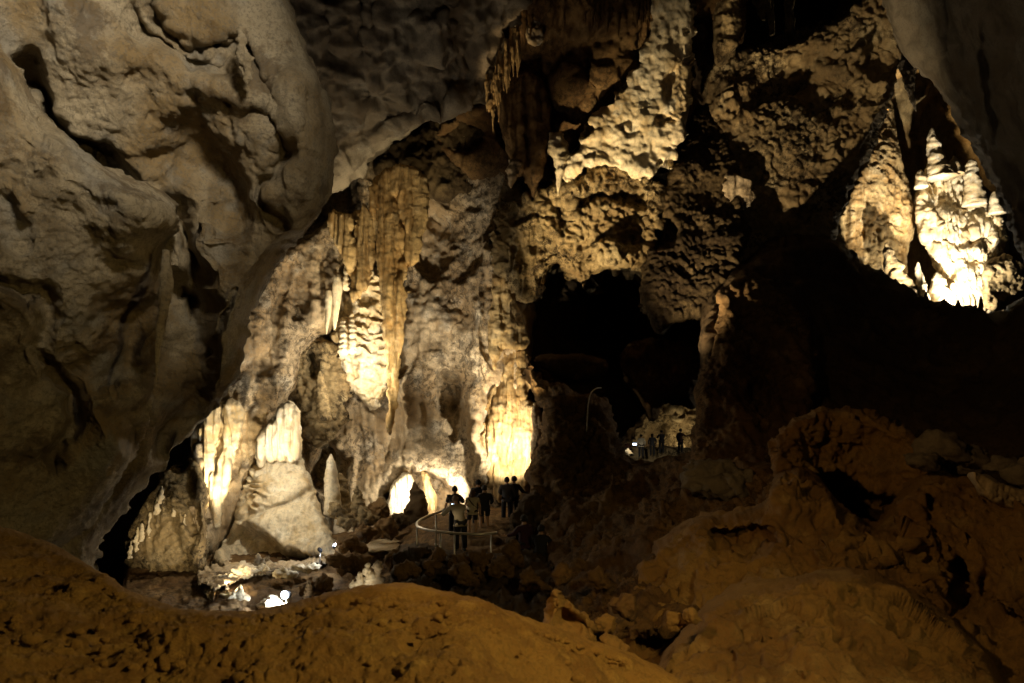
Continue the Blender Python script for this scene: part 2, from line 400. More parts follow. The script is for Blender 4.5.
# rough pocket wall right of it
mass('flowstone_mound', [(290,360),(305,340),(330,335),(345,360),(352,400),(345,430),(325,450),(305,445),(296,420)], 29.8, M['crust'], step=1.2, rnd=(10,.5), rag=(6,16),
     disp=[('fbm',1.5,.5,5),('pop',.34,.16),('ledge',.45,.08)], feats=[('ell',311,365,10,16,0,.9,.4)], thing=('rough brown crusted mound in the pocket left of the bright ledges','mound'))
# stacked bright ledges
mass('ledge_flowstone', [(334,300),(350,285),(372,270),(388,262),(392,330),(393,385),(386,402),(372,408),(358,400),(348,388),(340,372),(336,350),(330,325)], 29.9, M['ivory'], step=1.0, rnd=(12,.6), rag=(6,18),
     disp=[('fbm',1.2,.25,4),('ledge',.55,.34),('pop',.32,.15),('ridge',.5,.05,3)], feats=[('ell',368,300,10,12,0,.5),('groove',[(350,420),(356,380),(352,350)],4,.3)], thing=('brightly lit cream flowstone stacked in rough overlapping ledges','flowstone'))
# the two draperies and the great hanging column
dr = mass('drapery', [(328,214),(334,208),(340,216),(346,210),(351,216),(356,230),(361,207),(367,204),(373,212),(376,240),(374,262),(368,285),(362,292),(355,303),(350,296),(354,285),(347,268),(340,252),(332,238),(327,226)],
     28.2, M['tan'], step=.8, rnd=(5,.3), rag=(2.2,6), smooth=1, back=.6, disp=[('flute',.34,.14,30),('flute',.17,.10,45),('flute',.09,.04,30),('fbm',.3,.03,3)], feats=[('groove',[(357,228),(356,260),(352,290)],3,.5)],
     thing=('yellow fluted stone drapery hanging left of the tall column','drapery'))
mass('hanging_column', [(369,186),(378,172),(400,163),(425,170),(430,200),(422,240),(417,262),(412,268),(408,262),(405,275),(406,310),(402,345),(398,385),(394,420),(390,437),(387,428),(388,390),(385,340),(382,290),(378,270),(374,240),(370,210)],
     [(370,180,28),(425,170,28.3),(390,430,28.2),(400,300,27.8),(380,300,27.9)], M['tan'], step=.8, rnd=(7,.55), rag=(2.2,8), smooth=1, back=.9,
     disp=[('flute',.42,.14,30),('flute',.19,.10,45),('flute',.10,.04,30),('fbm',.3,.03,4)], feats=[('step',[(408,262),(402,262),(392,262)],4,.3,30),('groove',[(399,200),(402,250),(396,270)],4,.35)],
     thing=('tall fluted column hanging from the arch and tapering almost to the ground','hanging column'))
for (x0,y0,y1,r,lb) in [(337,277,330,4.2,'longer of two bright white stalactites above the lit ledges'),(329,290,334,3.2,'thin white stalactite left of its wider white twin')]:
    tube('stalactite', [(x0,y0,28.6,r*.8),(x0+.5,y0+8,28.6,r*1.2),(x0-.5,(y0+y1)/2,28.6,r*.9),(x0-2,y1-8,28.6,r*.5),(x0-2.5,y1,28.6,.4)], M['ivory'], (lb,'stalactite'), flute=(.06,.02), noise=(.2,.02), n=18)
for k,(x,y0,y1,r) in enumerate([(343,318,352,4.5),(352,312,350,4.),(346,262,286,3.)]):
    tube('stalagmite', [(x,y1,28.7,r),(x+.6,(y0+y1)/2,28.7,r*.9),(x,y0+4,28.8,r*.55),(x,y0,28.8,.6)], M['ivory'], (['knobby cream stub at the top left of the lit ledges','ribbed cream stub beside the white stalactites','small cream stub under the yellow drapery'][k],'stalagmite'), ribs=(.22,.07), noise=(.2,.06), n=20)
tube('stalagmite', [(324,418,28.7,7),(323,400,28.7,6.5),(321,385,28.7,5),(320,376,28.7,3.4),(320,371,28.7,.8)], M['crust'], ('pale ribbed stalagmite in the brown pocket left of the lit ledges','stalagmite'), ribs=(.16,.06), noise=(.25,.06))
# organ pipe curtain and the dome
pipe = mass('pipe_curtain', [(256,440),(262,427),(272,420),(280,404),(290,400),(299,408),(301,430),(301,463),(296,458),(291,465),(286,459),(281,464),(276,458),(271,464),(266,458),(262,468),(257,462)], 26.2, M['ivory'], step=.8, rnd=(7,.6), rag=(.7,6), smooth=1, back=1.2,
     disp=[('flute',.26,.20),('flute',.12,.05),('fbm',.3,.03,3)], thing=('bright white curtain of organ pipes above the dome','curtain'))
mass('flowstone_dome', [(259,460),(275,455),(297,457),(306,466),(312,482),(317,500),(325,520),(336,540),(346,556),(348,570),(300,582),(240,580),(212,566),(220,546),(232,530),(235,512),(240,490),(250,472)],
     [(262,460,27.3),(298,460,27.3),(272,490,26.5),(240,520,26.4),(308,505,26.7),(275,530,25.9),(340,560,25.),(280,570,24.6),(222,565,25)], M['ivory'], step=1., rnd=(10,.5), rag=(3,16), back=2,
     disp=[('fbm',1.8,.22,4),('ledge',.40,.60,[('poly',[(250,452),(296,455),(286,480),(270,505),(244,526),(228,524),(236,490)],12)]),('flute',.35,.05,5),('pop',.22,.07,[('poly',[(262,520),(305,512),(330,545),(290,552),(262,540)],12)]),('fbm',.2,.03,3)],
     feats=[('area',[(216,545),(228,528),(246,524),(262,530),(276,543),(300,553),(326,556),(322,562),(290,566),(250,564),(226,560)],8,1.5),('groove',[(236,520),(262,516),(292,502),(312,490)],4,.25)], thing=('cream tapered flowstone mound, terraced on top and hollowed into a basin below','flowstone'))
tube('stalagmite', [(333,512,27.,9),(332,490,27.,7.6),(331,472,27.,6.),(331,460,27.,3.6),(331,454,27.,.6)], M['ivory'], ('tall smooth pointed stalagmite standing right of the dome','stalagmite'), ribs=(.3,.02), noise=(.4,.04))
tube('stalagmite', [(343,514,27.6,9),(343,495,27.7,7.5),(341,480,27.8,5),(340,473,27.8,1)], M['crust'], ('blunt brown stalagmite leaning behind the tall pale one','stalagmite'), ribs=(.25,.05), noise=(.3,.08))
tube('stalagmite', [(359,512,27,8),(358,500,27,6),(357,492,27,4),(357,486,27,.8)], M['crust'], ('stubby brown stalagmite among lumps below the long column','stalagmite'), ribs=(.2,.06), noise=(.3,.1))
tube('stalagmite', [(191,520,25,9),(183,495,25,8),(176,475,25,6),(172,466,25,1)], M['crust'], ('dark pointed stalagmite at the left rim of the lit slope','stalagmite'), ribs=(.25,.06), noise=(.4,.15))
# corroded pillar at the lower left
mass('flowstone_pillar', [(127,575),(126,552),(131,530),(138,515),(147,503),(156,488),(163,474),(170,463),(176,472),(184,470),(192,456),(201,468),(207,490),(208,520),(206,560),(212,616),(136,616),(128,595)], [(130,560,24.3),(205,500,24.4),(170,600,23.6),(165,540,24.),(205,600,24)], M['crust'], step=1.1, rnd=(8,.4), rag=(4,12),
     disp=[('fbm',2,.35,4),('ridge',.7,.10,4),('pop',.22,.07),('flute',.3,.12,[('poly',[(192,480),(210,480),(210,610),(190,610)],8)]),('flute',.25,.14,[('poly',[(126,530),(170,480),(176,500),(140,570)],8)])],
     feats=[('groove',[(200,480),(202,530),(197,575),(203,610)],5,-.6),('groove',[(172,495),(183,520),(190,540)],5,-.4)], thing=('brown corroded pillar with pale knobs at the left end of the lit chamber','pillar'))
for k,(x,y0,y1) in enumerate([(130,541,558),(136,527,552),(141,523,541),(148,512,538),(156,497,515),(160,486,504),(174,503,517),(183,514,536)]):
    tube('stone_knob', [(x,y1,24.0,1.6+k%3*.5),(x+.5,(y0+y1)/2+k%2*4,23.9,2.3-k%4*.3),(x+1+k%2,y0+3,24.0,1.2+k%3*.2),(x+1+k%2,y0,24.0,.4)], M['ivory'], ('stubby pale knob standing on the side of the brown corroded pillar','stone knob','pale knobs on the brown pillar'), noise=(.16,.14), n=14)
tube('column', [(196,505,24.4,6),(200,530,24.2,4),(199,555,24.1,5),(197,580,24,5),(205,604,23.8,11)], M['pale'], ('thin pale ribbon column running down the brown pillar','column'), flute=(.1,.04), noise=(.3,.12))
# alcove with lamp
mass('flowstone', [(388,520),(386,500),(390,486),(398,476),(411,470),(414,480),(413,494),(408,508),(403,520)], 30.2, M['ivory'], step=.8, rnd=(6,.6), disp=[('flute',.22,.10),('fbm',.4,.05,3)], thing=('white fluted flowstone at the left side of the lit alcove','flowstone'))
mass('flowstone', [(420,469),(428,471),(433,486),(437,500),(438,520),(426,520),(426,500)], 30.6, M['tan'], step=.8, rnd=(6,.6), disp=[('flute',.22,.10),('pop',.2,.06)], thing=('ochre flowstone rib in the middle of the lit alcove','flowstone'))
tube('stalagmite', [(415,526,28.3,14),(416,512,28.4,11.5),(417,500,28.5,8.5),(416,490,28.6,5),(414,482,28.7,.8)], M['dark'], ('dark pointed stalagmite in front of the glowing alcove','stalagmite'), ribs=(.3,.05), noise=(.4,.12), n=30)
# right bright flowstone
mass('flowstone', [(502,352),(512,346),(527,349),(531,362),(530,385),(528,400),(534,405),(538,415),(540,440),(536,458),(534,482),(524,500),(498,500),(486,476),(484,440),(485,410),(492,385),(498,368)], [(510,350,29.5),(490,440,29.6),(530,440,29.2),(505,480,29.3)], M['tan'], step=.9, rnd=(8,.2), rag=(5,14),
     disp=[('flute',.34,.16),('flute',.13,.05),('fbm',.5,.08,4)], feats=[('groove',[(503,352),(497,385),(487,420)],4,.25),('ell',508,455,16,20,0,.5,.5)], thing=('glowing yellow flowstone wall behind the pair of standing visitors','flowstone'))
mass('rock_rib', [(494,270),(503,262),(512,280),(516,300),(524,322),(530,345),(520,352),(508,348),(500,352),(494,372),(488,350),(489,318),(492,295)], 28.6, M['tan'], step=1., rnd=(8,.7), disp=[('flute',.34,.12),('pop',.4,.14),('fbm',.6,.12,4)], thing=('rough rib of knobs and folds above the glowing yellow flowstone','rock rib'))
mass('rock_rib', [(530,405),(537,400),(543,415),(545,432),(541,450),(532,466),(528,452),(533,432)], 27.6, M['pale'], step=1, rnd=(6,.5), disp=[('pop',.3,.12),('fbm',.8,.2,4)], thing=('pale knobby rib at the right edge of the glowing flowstone','rock rib'))
# ================================================================ upper middle: grey ceiling, hanging mass, pale wall
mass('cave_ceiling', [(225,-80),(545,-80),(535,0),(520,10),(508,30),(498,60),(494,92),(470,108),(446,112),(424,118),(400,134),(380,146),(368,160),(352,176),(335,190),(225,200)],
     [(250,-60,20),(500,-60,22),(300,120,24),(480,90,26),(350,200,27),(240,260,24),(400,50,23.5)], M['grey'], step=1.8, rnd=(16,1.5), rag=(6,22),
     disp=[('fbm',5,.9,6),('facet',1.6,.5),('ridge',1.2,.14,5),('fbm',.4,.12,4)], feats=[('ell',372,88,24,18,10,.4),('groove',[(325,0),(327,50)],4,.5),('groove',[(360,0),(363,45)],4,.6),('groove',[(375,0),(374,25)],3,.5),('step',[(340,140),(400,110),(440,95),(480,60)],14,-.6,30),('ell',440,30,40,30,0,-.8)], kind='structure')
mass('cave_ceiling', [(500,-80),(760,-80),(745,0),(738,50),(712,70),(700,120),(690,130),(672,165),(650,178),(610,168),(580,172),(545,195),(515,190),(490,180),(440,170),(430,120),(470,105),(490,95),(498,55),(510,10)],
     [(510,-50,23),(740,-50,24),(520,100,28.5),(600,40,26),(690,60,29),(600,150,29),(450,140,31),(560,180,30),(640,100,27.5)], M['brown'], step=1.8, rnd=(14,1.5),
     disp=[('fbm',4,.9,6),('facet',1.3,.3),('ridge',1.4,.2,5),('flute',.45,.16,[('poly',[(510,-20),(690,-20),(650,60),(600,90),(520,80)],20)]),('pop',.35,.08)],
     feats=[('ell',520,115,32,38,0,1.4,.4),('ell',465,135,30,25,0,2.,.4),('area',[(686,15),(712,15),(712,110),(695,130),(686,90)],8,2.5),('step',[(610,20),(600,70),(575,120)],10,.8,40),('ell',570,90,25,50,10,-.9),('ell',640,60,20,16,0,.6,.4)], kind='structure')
mass('cave_wall', [(560,176),(578,150),(590,128),(604,106),(622,90),(634,66),(650,40),(655,0),(640,-60),(700,-60),(692,0),(690,50),(690,85),(688,118),(678,145),(664,163),(655,182),(630,172),(600,165)], [(580,165,26.3),(690,60,25.6),(680,140,25.9),(620,110,25.9),(640,160,26.0),(670,-40,24.4)], M['ivory'], step=1.2, rnd=(8,.5), rag=(8,18),
     disp=[('fbm',2,.45,5),('facet',.9,.10),('ridge',.7,.03,5),('fbm',.25,.04,4)], warp=(6,22), feats=[('ell',669,88,9,22,8,.7,.7),('ell',661,118,12,9,20,.7,.7)], kind='structure')
mass('rock_rib', [(715,-60),(744,-60),(742,0),(741,45),(728,62),(714,70),(712,30)], 26.5, M['crust'], step=1.4, rnd=(9,.9), disp=[('pop',.3,.12),('fbm',.8,.2,4)], thing=('knobby brown rib dropping from the roof beside the black gap','rock rib'))
# hanging bundle
mass('hanging_bundle', [(494,90),(505,76),(525,70),(545,80),(552,105),(549,140),(544,170),(537,192),(533,199),(529,190),(525,170),(519,178),(513,160),(506,150),(500,125)], 26.6, M['brown'], step=1.1, rnd=(9,.9),
     disp=[('flute',.38,.16),('flute',.14,.05),('fbm',.7,.10,4)], thing=('dark brown fluted bundle of stone hanging from the middle of the roof','hanging rock'))
tube('stalactite', [(555,135,27,8),(558,150,26.8,10),(561,160,26.6,7),(560,172,26.5,3.2),(559,185,26.5,1.8),(558,196,26.5,.4)], M['ivory'], ('pale stalactite with a broad shoulder and needle tip right of the dark bundle','stalactite'), flute=(.1,.05), noise=(.3,.12))
tube('stalactite', [(513,160,26.6,5),(514,170,26.5,6),(511,182,26.5,3),(511,188,26.5,.6)], M['pale'], ('small pale lump of stalactite left of the dark bundle tip','stalactite'), noise=(.3,.15))
rg = random.Random(5)
for k in range(34):
    x = 487+rg.random()*32; top = 22+(519-x)*1.7+rg.uniform(-6,14); ln = rg.uniform(18,48); r = rg.uniform(1.0,2.3); Yk = 25.3+rg.uniform(-.5,.5)
    tube('stalactite', [(x,top,Yk,r*.7),(x+rg.uniform(-1,1),top+ln*.35,Yk,r*1.2),(x+rg.uniform(-1.2,1.2),top+ln*.7,Yk,r*.8),(x+rg.uniform(-1.5,1.5),top+ln,Yk,.3)], M['tan'], ('thin amber stalactite in the bristling cluster under the grey ceiling','stalactite','amber stalactite cluster'), noise=(.12,.06), n=10, ring=1.6)
for k,(x,y0,y1,r) in enumerate([(493,85,132,1.8),(489,100,112,3.),(499,60,122,1.3)]):
    tube('stalactite', [(x+2,y0,25.2,r),(x,(y0+y1)/2,25.2,r*1.1),(x,y1,25.2,.4)], M['tan'], (['long bent amber stalactite lowest at the left of the cluster','little lumpy stalactite at the left rim of the amber cluster','straight thin stalactite under the middle of the amber cluster'][k],'stalactite'), noise=(.15,.08), n=12)
for k in range(26):
    x = 520+rg.random()*165; y = rg.uniform(-12,8); ln = rg.uniform(14,42); r = rg.uniform(1.2,3)
    tube('stalactite', [(x,y-14,25.,r*1.3),(x,y+ln*.4,25,r),(x+rg.uniform(-1,1),y+ln,25,.3)], M['brown'], ('brown stalactite in the fringe along the top of the roof','stalactite','roof fringe stalactites'), noise=(.15,.06), n=10, ring=1.6)
mass('flowstone', [(526,24),(533,14),(541,20),(545,34),(542,44),(530,46),(524,36)], 25.2, M['ivory'], step=1, rnd=(6,.4), disp=[('pop',.16,.10),('fbm',.4,.12,3)], thing=('small white frosted clump hanging right of the amber cluster','flowstone'))
# ================================================================ popcorn overhang, popcorn pier, right upper wall
mass('cave_wall', [(492,225),(500,208),(520,196),(545,188),(570,180),(600,163),(620,156),(645,172),(668,188),(664,225),(652,255),(646,278),(630,270),(612,266),(600,272),(588,288),(576,284),(560,262),(548,270),(543,296),(530,304),(516,296),(505,285),(494,262)],
     [(495,240,28.3),(520,290,28.2),(600,275,27.6),(645,270,27.6),(600,170,26.9),(550,200,27.2),(570,240,27.4),(660,190,26.8)], M['crust'], step=1.1, rnd=(12,1.3), back=3, rag=(7,13), warp=(5,24),
     disp=[('fbm',2.2,.5,5),('facet',1.1,.15),('pop',.30,.18,[('not',[(500,225),(545,225),(545,300),(500,300)],10)]),('ridge',.8,.14,4),('flute',.3,.16,[('poly',[(500,232),(543,232),(543,300),(500,300)],10)])],
     feats=[('ell',612,258,26,20,0,-.7),('step',[(500,232),(520,218),(545,214)],6,-.6,25),('groove',[(575,205),(600,195),(640,200)],6,.6),('groove',[(545,200),(570,225)],6,.6)], kind='structure')
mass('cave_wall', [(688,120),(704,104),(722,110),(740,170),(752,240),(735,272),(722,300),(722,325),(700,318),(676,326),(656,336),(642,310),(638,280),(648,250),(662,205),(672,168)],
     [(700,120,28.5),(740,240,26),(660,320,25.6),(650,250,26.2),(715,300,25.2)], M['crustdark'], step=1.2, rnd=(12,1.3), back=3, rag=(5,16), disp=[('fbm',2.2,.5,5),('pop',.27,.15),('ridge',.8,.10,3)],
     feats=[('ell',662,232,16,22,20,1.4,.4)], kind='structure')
mass('cave_wall', [(706,62),(728,55),(744,48),(765,42),(790,37),(806,33),(828,22),(850,10),(872,-20),(900,-40),(905,40),(896,80),(886,112),(874,142),(862,168),(848,192),(838,222),(834,246),(780,262),(742,276),(726,262),(742,240),(728,170),(708,118),(700,85)],
     [(710,70,28.5),(740,50,28.5),(870,0,26.3),(890,60,26.3),(860,160,26.9),(830,230,27),(740,270,27),(720,130,28),(780,150,27.3)], M['crust'], step=1.2, rnd=(12,1.1), back=1.2, tk=.8, rag=(3,14), warp=(6,26),
     disp=[('fbm',3.5,.6,5),('facet',1.3,.16),('pop',.30,.17,[('not',[(722,175),(752,172),(756,205),(745,215),(724,210)],5)]),('ridge',1.1,.16,4),('flute',.3,.10,[('poly',[(710,90),(740,85),(745,130),(712,135)],10)])],
     feats=[('step',[(835,70),(800,92),(765,108),(738,122)],6,1.1,26),('ell',857,52,5,14,0,-.6),('ell',820,95,40,30,0,.8,.5),('area',[(722,177),(752,174),(756,203),(724,208)],4,-.3),
            ('step',[(725,208),(745,212)],4,.5,14),('ell',880,60,20,26,0,.8,.4),('groove',[(760,225),(800,215),(835,200)],9,.5)], kind='structure')
mass('flowstone', [(723,178),(735,174),(749,175),(755,190),(754,206),(744,212),(730,208),(724,196)], 26.75, M['pale'], step=1.1, rnd=(5,.15), rag=(4,9), disp=[('flute',.3,.06),('fbm',.6,.08,4)], thing=('pale square patch of flowstone on the brown popcorn wall','flowstone'))
for k,(x,y1,r) in enumerate([(764,20,9),(790,44,4.5),(772,35,3)]):
    tube('stalactite', [(x,-60,31,r),(x-1,0,31,r*.9),(x,y1-8,31,r*.6),(x,y1,31,1.2)], M['crust'], (['wide dim stalactite in the black gap at the top','slender brown column beside the black gap at the top','thin dim stalactite inside the black gap at the top'][k],'stalactite'), flute=(.2,.06), noise=(.4,.12))
# black recess and its back wall
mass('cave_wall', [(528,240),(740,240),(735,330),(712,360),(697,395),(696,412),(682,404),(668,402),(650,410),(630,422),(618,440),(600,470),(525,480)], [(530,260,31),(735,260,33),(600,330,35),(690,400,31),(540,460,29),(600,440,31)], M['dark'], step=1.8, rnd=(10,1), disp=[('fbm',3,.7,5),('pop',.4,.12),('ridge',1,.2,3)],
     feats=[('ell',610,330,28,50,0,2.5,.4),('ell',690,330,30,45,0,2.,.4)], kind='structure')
mass('rock_ledge', [(530,358),(560,352),(600,356),(612,366),(598,382),(570,380),(545,374)], 27.4, M['dark'], step=1.3, rnd=(8,.8), disp=[('fbm',1.2,.3,4),('pop',.3,.06)], thing=('dim brown ledge low in the black recess','rock ledge'))
mass('hanging_rock', [(618,345),(650,338),(690,345),(712,330),(712,352),(698,385),(690,398),(672,396),(662,402),(654,424),(648,420),(640,400),(625,385)], 29, M['brown'], step=1.4, rnd=(10,1), disp=[('fbm',1.8,.5,4),('pop',.35,.10),('ridge',.8,.14,3)], thing=('reddish brown rock hanging over the far group of visitors','hanging rock'))
# ================================================================ grotto at the right: cone, castle
mass('flowstone_cone', [(884,84),(888,84),(892,104),(896,130),(901,158),(910,190),(916,208),(914,228),(908,250),(906,290),(880,296),(850,262),(832,225),(845,196),(858,172),(868,148),(878,118)], [(886,90,41),(840,225,40),(912,210,40.5),(880,280,39.5),(880,180,39.6)], M['tan'], step=1., rnd=(8,1.), back=2, rag=(1.5,10),
     disp=[('fbm',1.6,.22,5),('pop',.30,.06),('flute',.45,.16,[('poly',[(838,200),(885,210),(885,250),(840,240)],10)]),('ridge',.8,.12,3)], thing=('tall pale flowstone cone rising to a thin point in the right grotto','flowstone cone'))
castle = mass('flowstone_tower', [(913,205),(915,190),(924,176),(936,168),(950,160),(960,166),(967,178),(970,200),(986,203),(998,208),(1004,222),(1009,240),(1005,262),(998,285),(992,312),(975,330),(940,326),(934,300),(938,275),(931,252),(921,238),(918,222)], [(925,180,40.4),(1000,220,40.4),(950,230,39.3),(980,300,38.6),(940,300,39)], M['ivory'], step=.9, rnd=(9,1.2),
     disp=[('fbm',1.8,.5,4),('ledge',1.3,.05),('facet',.9,.12),('fbm',.4,.07,3),('flute',.4,.20),('flute',.16,.05),('fbm',.4,.05,3)], feats=[('groove',[(968,190),(966,230),(972,262)],5,.6),('ell',945,275,12,14,0,.7,.4),('ell',975,252,20,12,0,-.6),('groove',[(935,240),(955,245),(985,238)],4,.4)], thing=('brilliant white flowstone tower of stacked shelves in the right grotto','flowstone tower'))
for (path,rb) in [([(942,178,39.6,15),(937,165,39.7,9),(934,150,39.8,6),(932,138,39.8,4.4),(932,128,39.8,1)],(.35,.12)),([(975,206,39.6,10),(974,190,39.7,8),(972,175,39.8,6.2),(971,163,39.8,4),(971,159,39.8,1)],(.3,.08)),
              ([(997,214,39.6,8),(995,204,39.7,4.5),(994,196,39.8,2.6),(994,191,39.8,.6)],(.3,.08)),([(921,188,39.6,6),(920,178,39.6,4),(920,170,39.6,1)],(.3,.1)),([(955,175,39.4,8),(955,163,39.5,5),(954,156,39.5,1)],(.3,.1)),([(944,325,38,12),(941,300,38,10),(938,280,38.2,6),(937,272,38.3,1)],None)]:
    tube('spire', path, M['ivory'], ribs=(.28,.02), flute=(.25,.05), noise=(.5,.12), parent=castle)
tube('stalagmite', [(906,300,37.5,14),(898,280,37.6,10),(892,262,37.7,7),(888,250,37.8,4),(886,243,37.8,1)], M['crust'], ('rough brown stalagmite between the cone and the bright tower','stalagmite'), ribs=(.4,.03), noise=(.6,.2))
tube('stalagmite', [(923,305,37.2,7),(922,290,37.3,5),(918,270,37.4,3.2),(918,262,37.4,.8)], M['ivory'], ('thin pale stalagmite at the left foot of the bright tower','stalagmite'), ribs=(.25,.02), noise=(.4,.1))
tube('stalactite', [(904,62,36,6),(908,74,36,5.2),(911,90,36,3),(914,104,36,1.5),(916,111,36,.3)], M['pale'], ('pointed pale stalactite hanging above the cone','stalactite'), flute=(.12,.05), noise=(.3,.08))
tube('stalactite', [(914,60,36,4),(914,68,36,3.4),(913,79,36,.5)], M['pale'], ('short pale stalactite beside the pointed one above the cone','stalactite'), noise=(.3,.08))
mass('rock_ledge', [(876,40),(884,34),(896,44),(906,58),(918,64),(916,72),(902,68),(890,60),(880,58)], 35.8, M['pale'], step=1.1, rnd=(5,.5), disp=[('pop',.3,.12),('fbm',.8,.2,3)], thing=('pale broken ledge from which the grotto stalactites hang','rock ledge'))
mass('boulder', [(985,262),(1000,255),(1016,258),(1030,270),(1030,310),(985,315),(980,290)], 37.4, M['crust'], step=1.2, rnd=(8,1), disp=[('pop',.35,.2),('fbm',1,.3,4)], thing=('knobby brown boulder at the right foot of the bright tower','boulder'))
# right ceiling slab
mass('cave_ceiling', [(872,-80),(1180,-80),(1180,330),(1040,300),(1010,235),(1003,205),(990,178),(972,150),(955,120),(940,92),(922,70),(904,50),(890,25),(878,0)], [(880,-40,24),(1150,-60,12),(900,40,25),(1000,200,23),(1150,280,13),(1000,60,20)], M['grey'], step=2., rnd=(10,1.0), back=1., tk=.8,
     disp=[('fbm',4,.5,5),('ridge',1.6,.12,4),('fbm',.4,.04,3)], feats=[('groove',[(940,0),(945,30),(955,80),(972,110),(975,135)],4,-.25),('step',[(958,20),(975,40),(1000,50),(1020,60)],6,.4,30),('step',[(985,0),(983,60),(995,120),(1005,170)],6,-.4,20)], kind='structure')
# dark hill in front of the grotto
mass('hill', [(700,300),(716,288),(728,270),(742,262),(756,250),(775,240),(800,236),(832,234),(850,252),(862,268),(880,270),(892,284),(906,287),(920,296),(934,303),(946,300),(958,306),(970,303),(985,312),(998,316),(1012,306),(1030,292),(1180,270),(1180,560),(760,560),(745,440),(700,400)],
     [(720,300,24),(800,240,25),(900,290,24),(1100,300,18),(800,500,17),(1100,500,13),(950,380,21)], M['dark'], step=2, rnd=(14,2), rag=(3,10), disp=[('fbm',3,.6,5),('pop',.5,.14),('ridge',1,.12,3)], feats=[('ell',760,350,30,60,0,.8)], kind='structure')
for x,y0,y1,r in [(981,296,312,2.),(944,298,306,2.4),(958,300,308,2.6),(926,292,300,2)]:
    tube('stalagmite', [(x,y1+6,22.6,r*1.6),(x,(y0+y1)/2,22.6,r),(x,y0,22.6,.6)], M['dark'], ('small black stalagmite stub silhouetted on the dark hill before the bright tower','stalagmite','black stubs on the dark hill'), noise=(.2,.05), n=12)
# brown rock between recess and hill
mass('cave_wall', [(717,292),(730,284),(748,270),(768,280),(790,300),(815,330),(815,420),(780,450),(775,520),(740,520),(700,480),(690,455),(694,425),(694,395),(702,368),(714,345),(720,320)], [(720,300,22),(800,330,21.5),(700,440,19.5),(790,420,19),(740,510,17)], M['brown'], step=1.4, rnd=(16,.7), rag=(4,14),
     disp=[('fbm',2.4,.5,5),('pop',.28,.08),('ridge',.8,.16,4)], feats=[('ell',760,400,25,60,0,.8)], kind='structure')
# ================================================================ middle dark ridge below the far visitors
mass('hill', [(527,352),(534,372),(545,382),(560,380),(575,392),(600,395),(612,410),(617,440),(624,458),(640,461),(665,457),(680,458),(692,450),(712,452),(745,462),(785,468),(790,520),(790,640),(560,640),(548,580),(545,530),(532,505),(527,470),(536,450),(546,420),(536,400),(524,375)],
     [(530,380,24.5),(600,400,24),(540,460,23),(545,530,20.5),(640,455,22),(760,470,16),(640,560,14),(780,620,10.5),(560,620,13),(700,500,17)], M['brown'], step=1.5, rnd=(14,1.6), rag=(4,12), back=3,
     disp=[('fbm',2.4,.6,6),('facet',.9,.45),('crack',.6,.12),('ridge',.5,.14,5)], feats=[('ell',585,470,26,50,0,1.,.6),('groove',[(620,470),(610,520),(630,570)],14,.7),('groove',[(700,470),(660,510),(650,560)],12,-.5)], kind='structure')
# ledge on which the far visitors sit
mass('path', [(596,446),(625,446),(650,446),(690,447),(715,450),(715,480),(596,480)], 51, M['crust'], step=1.5, rnd=(6,1.5), disp=[('fbm',1.5,.3,4)], kind='structure')

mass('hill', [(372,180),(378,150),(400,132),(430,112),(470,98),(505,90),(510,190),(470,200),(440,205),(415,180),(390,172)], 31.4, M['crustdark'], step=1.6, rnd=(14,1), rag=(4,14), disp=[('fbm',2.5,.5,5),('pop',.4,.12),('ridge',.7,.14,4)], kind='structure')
mass('boulder', [(508,530),(514,508),(522,497),(534,490),(544,498),(552,520),(560,545),(562,575),(506,578),(504,550)], 21.2, M['dark'], step=1.2, rnd=(10,.8), rag=(3,10), disp=[('fbm',1.2,.4,5),('facet',.6,.3),('ridge',.4,.1,4)], thing=('dark backing boulder added behind the two shaded visitors','boulder'))  # added as a dark backdrop, the shade there put into its colour

mass('hanging_rock', [(604,396),(640,398),(652,408),(648,420),(636,430),(630,440),(622,446),(616,458),(604,458)], 42, M['brown'], step=1.3, rnd=(6,1), rag=(3,9), disp=[('fbm',1.5,.5,5),('pop',.5,.15)], thing=('brown rock added to darken the left side of the far opening','hanging rock'))  # added in front to narrow the lit hall and darken its left part
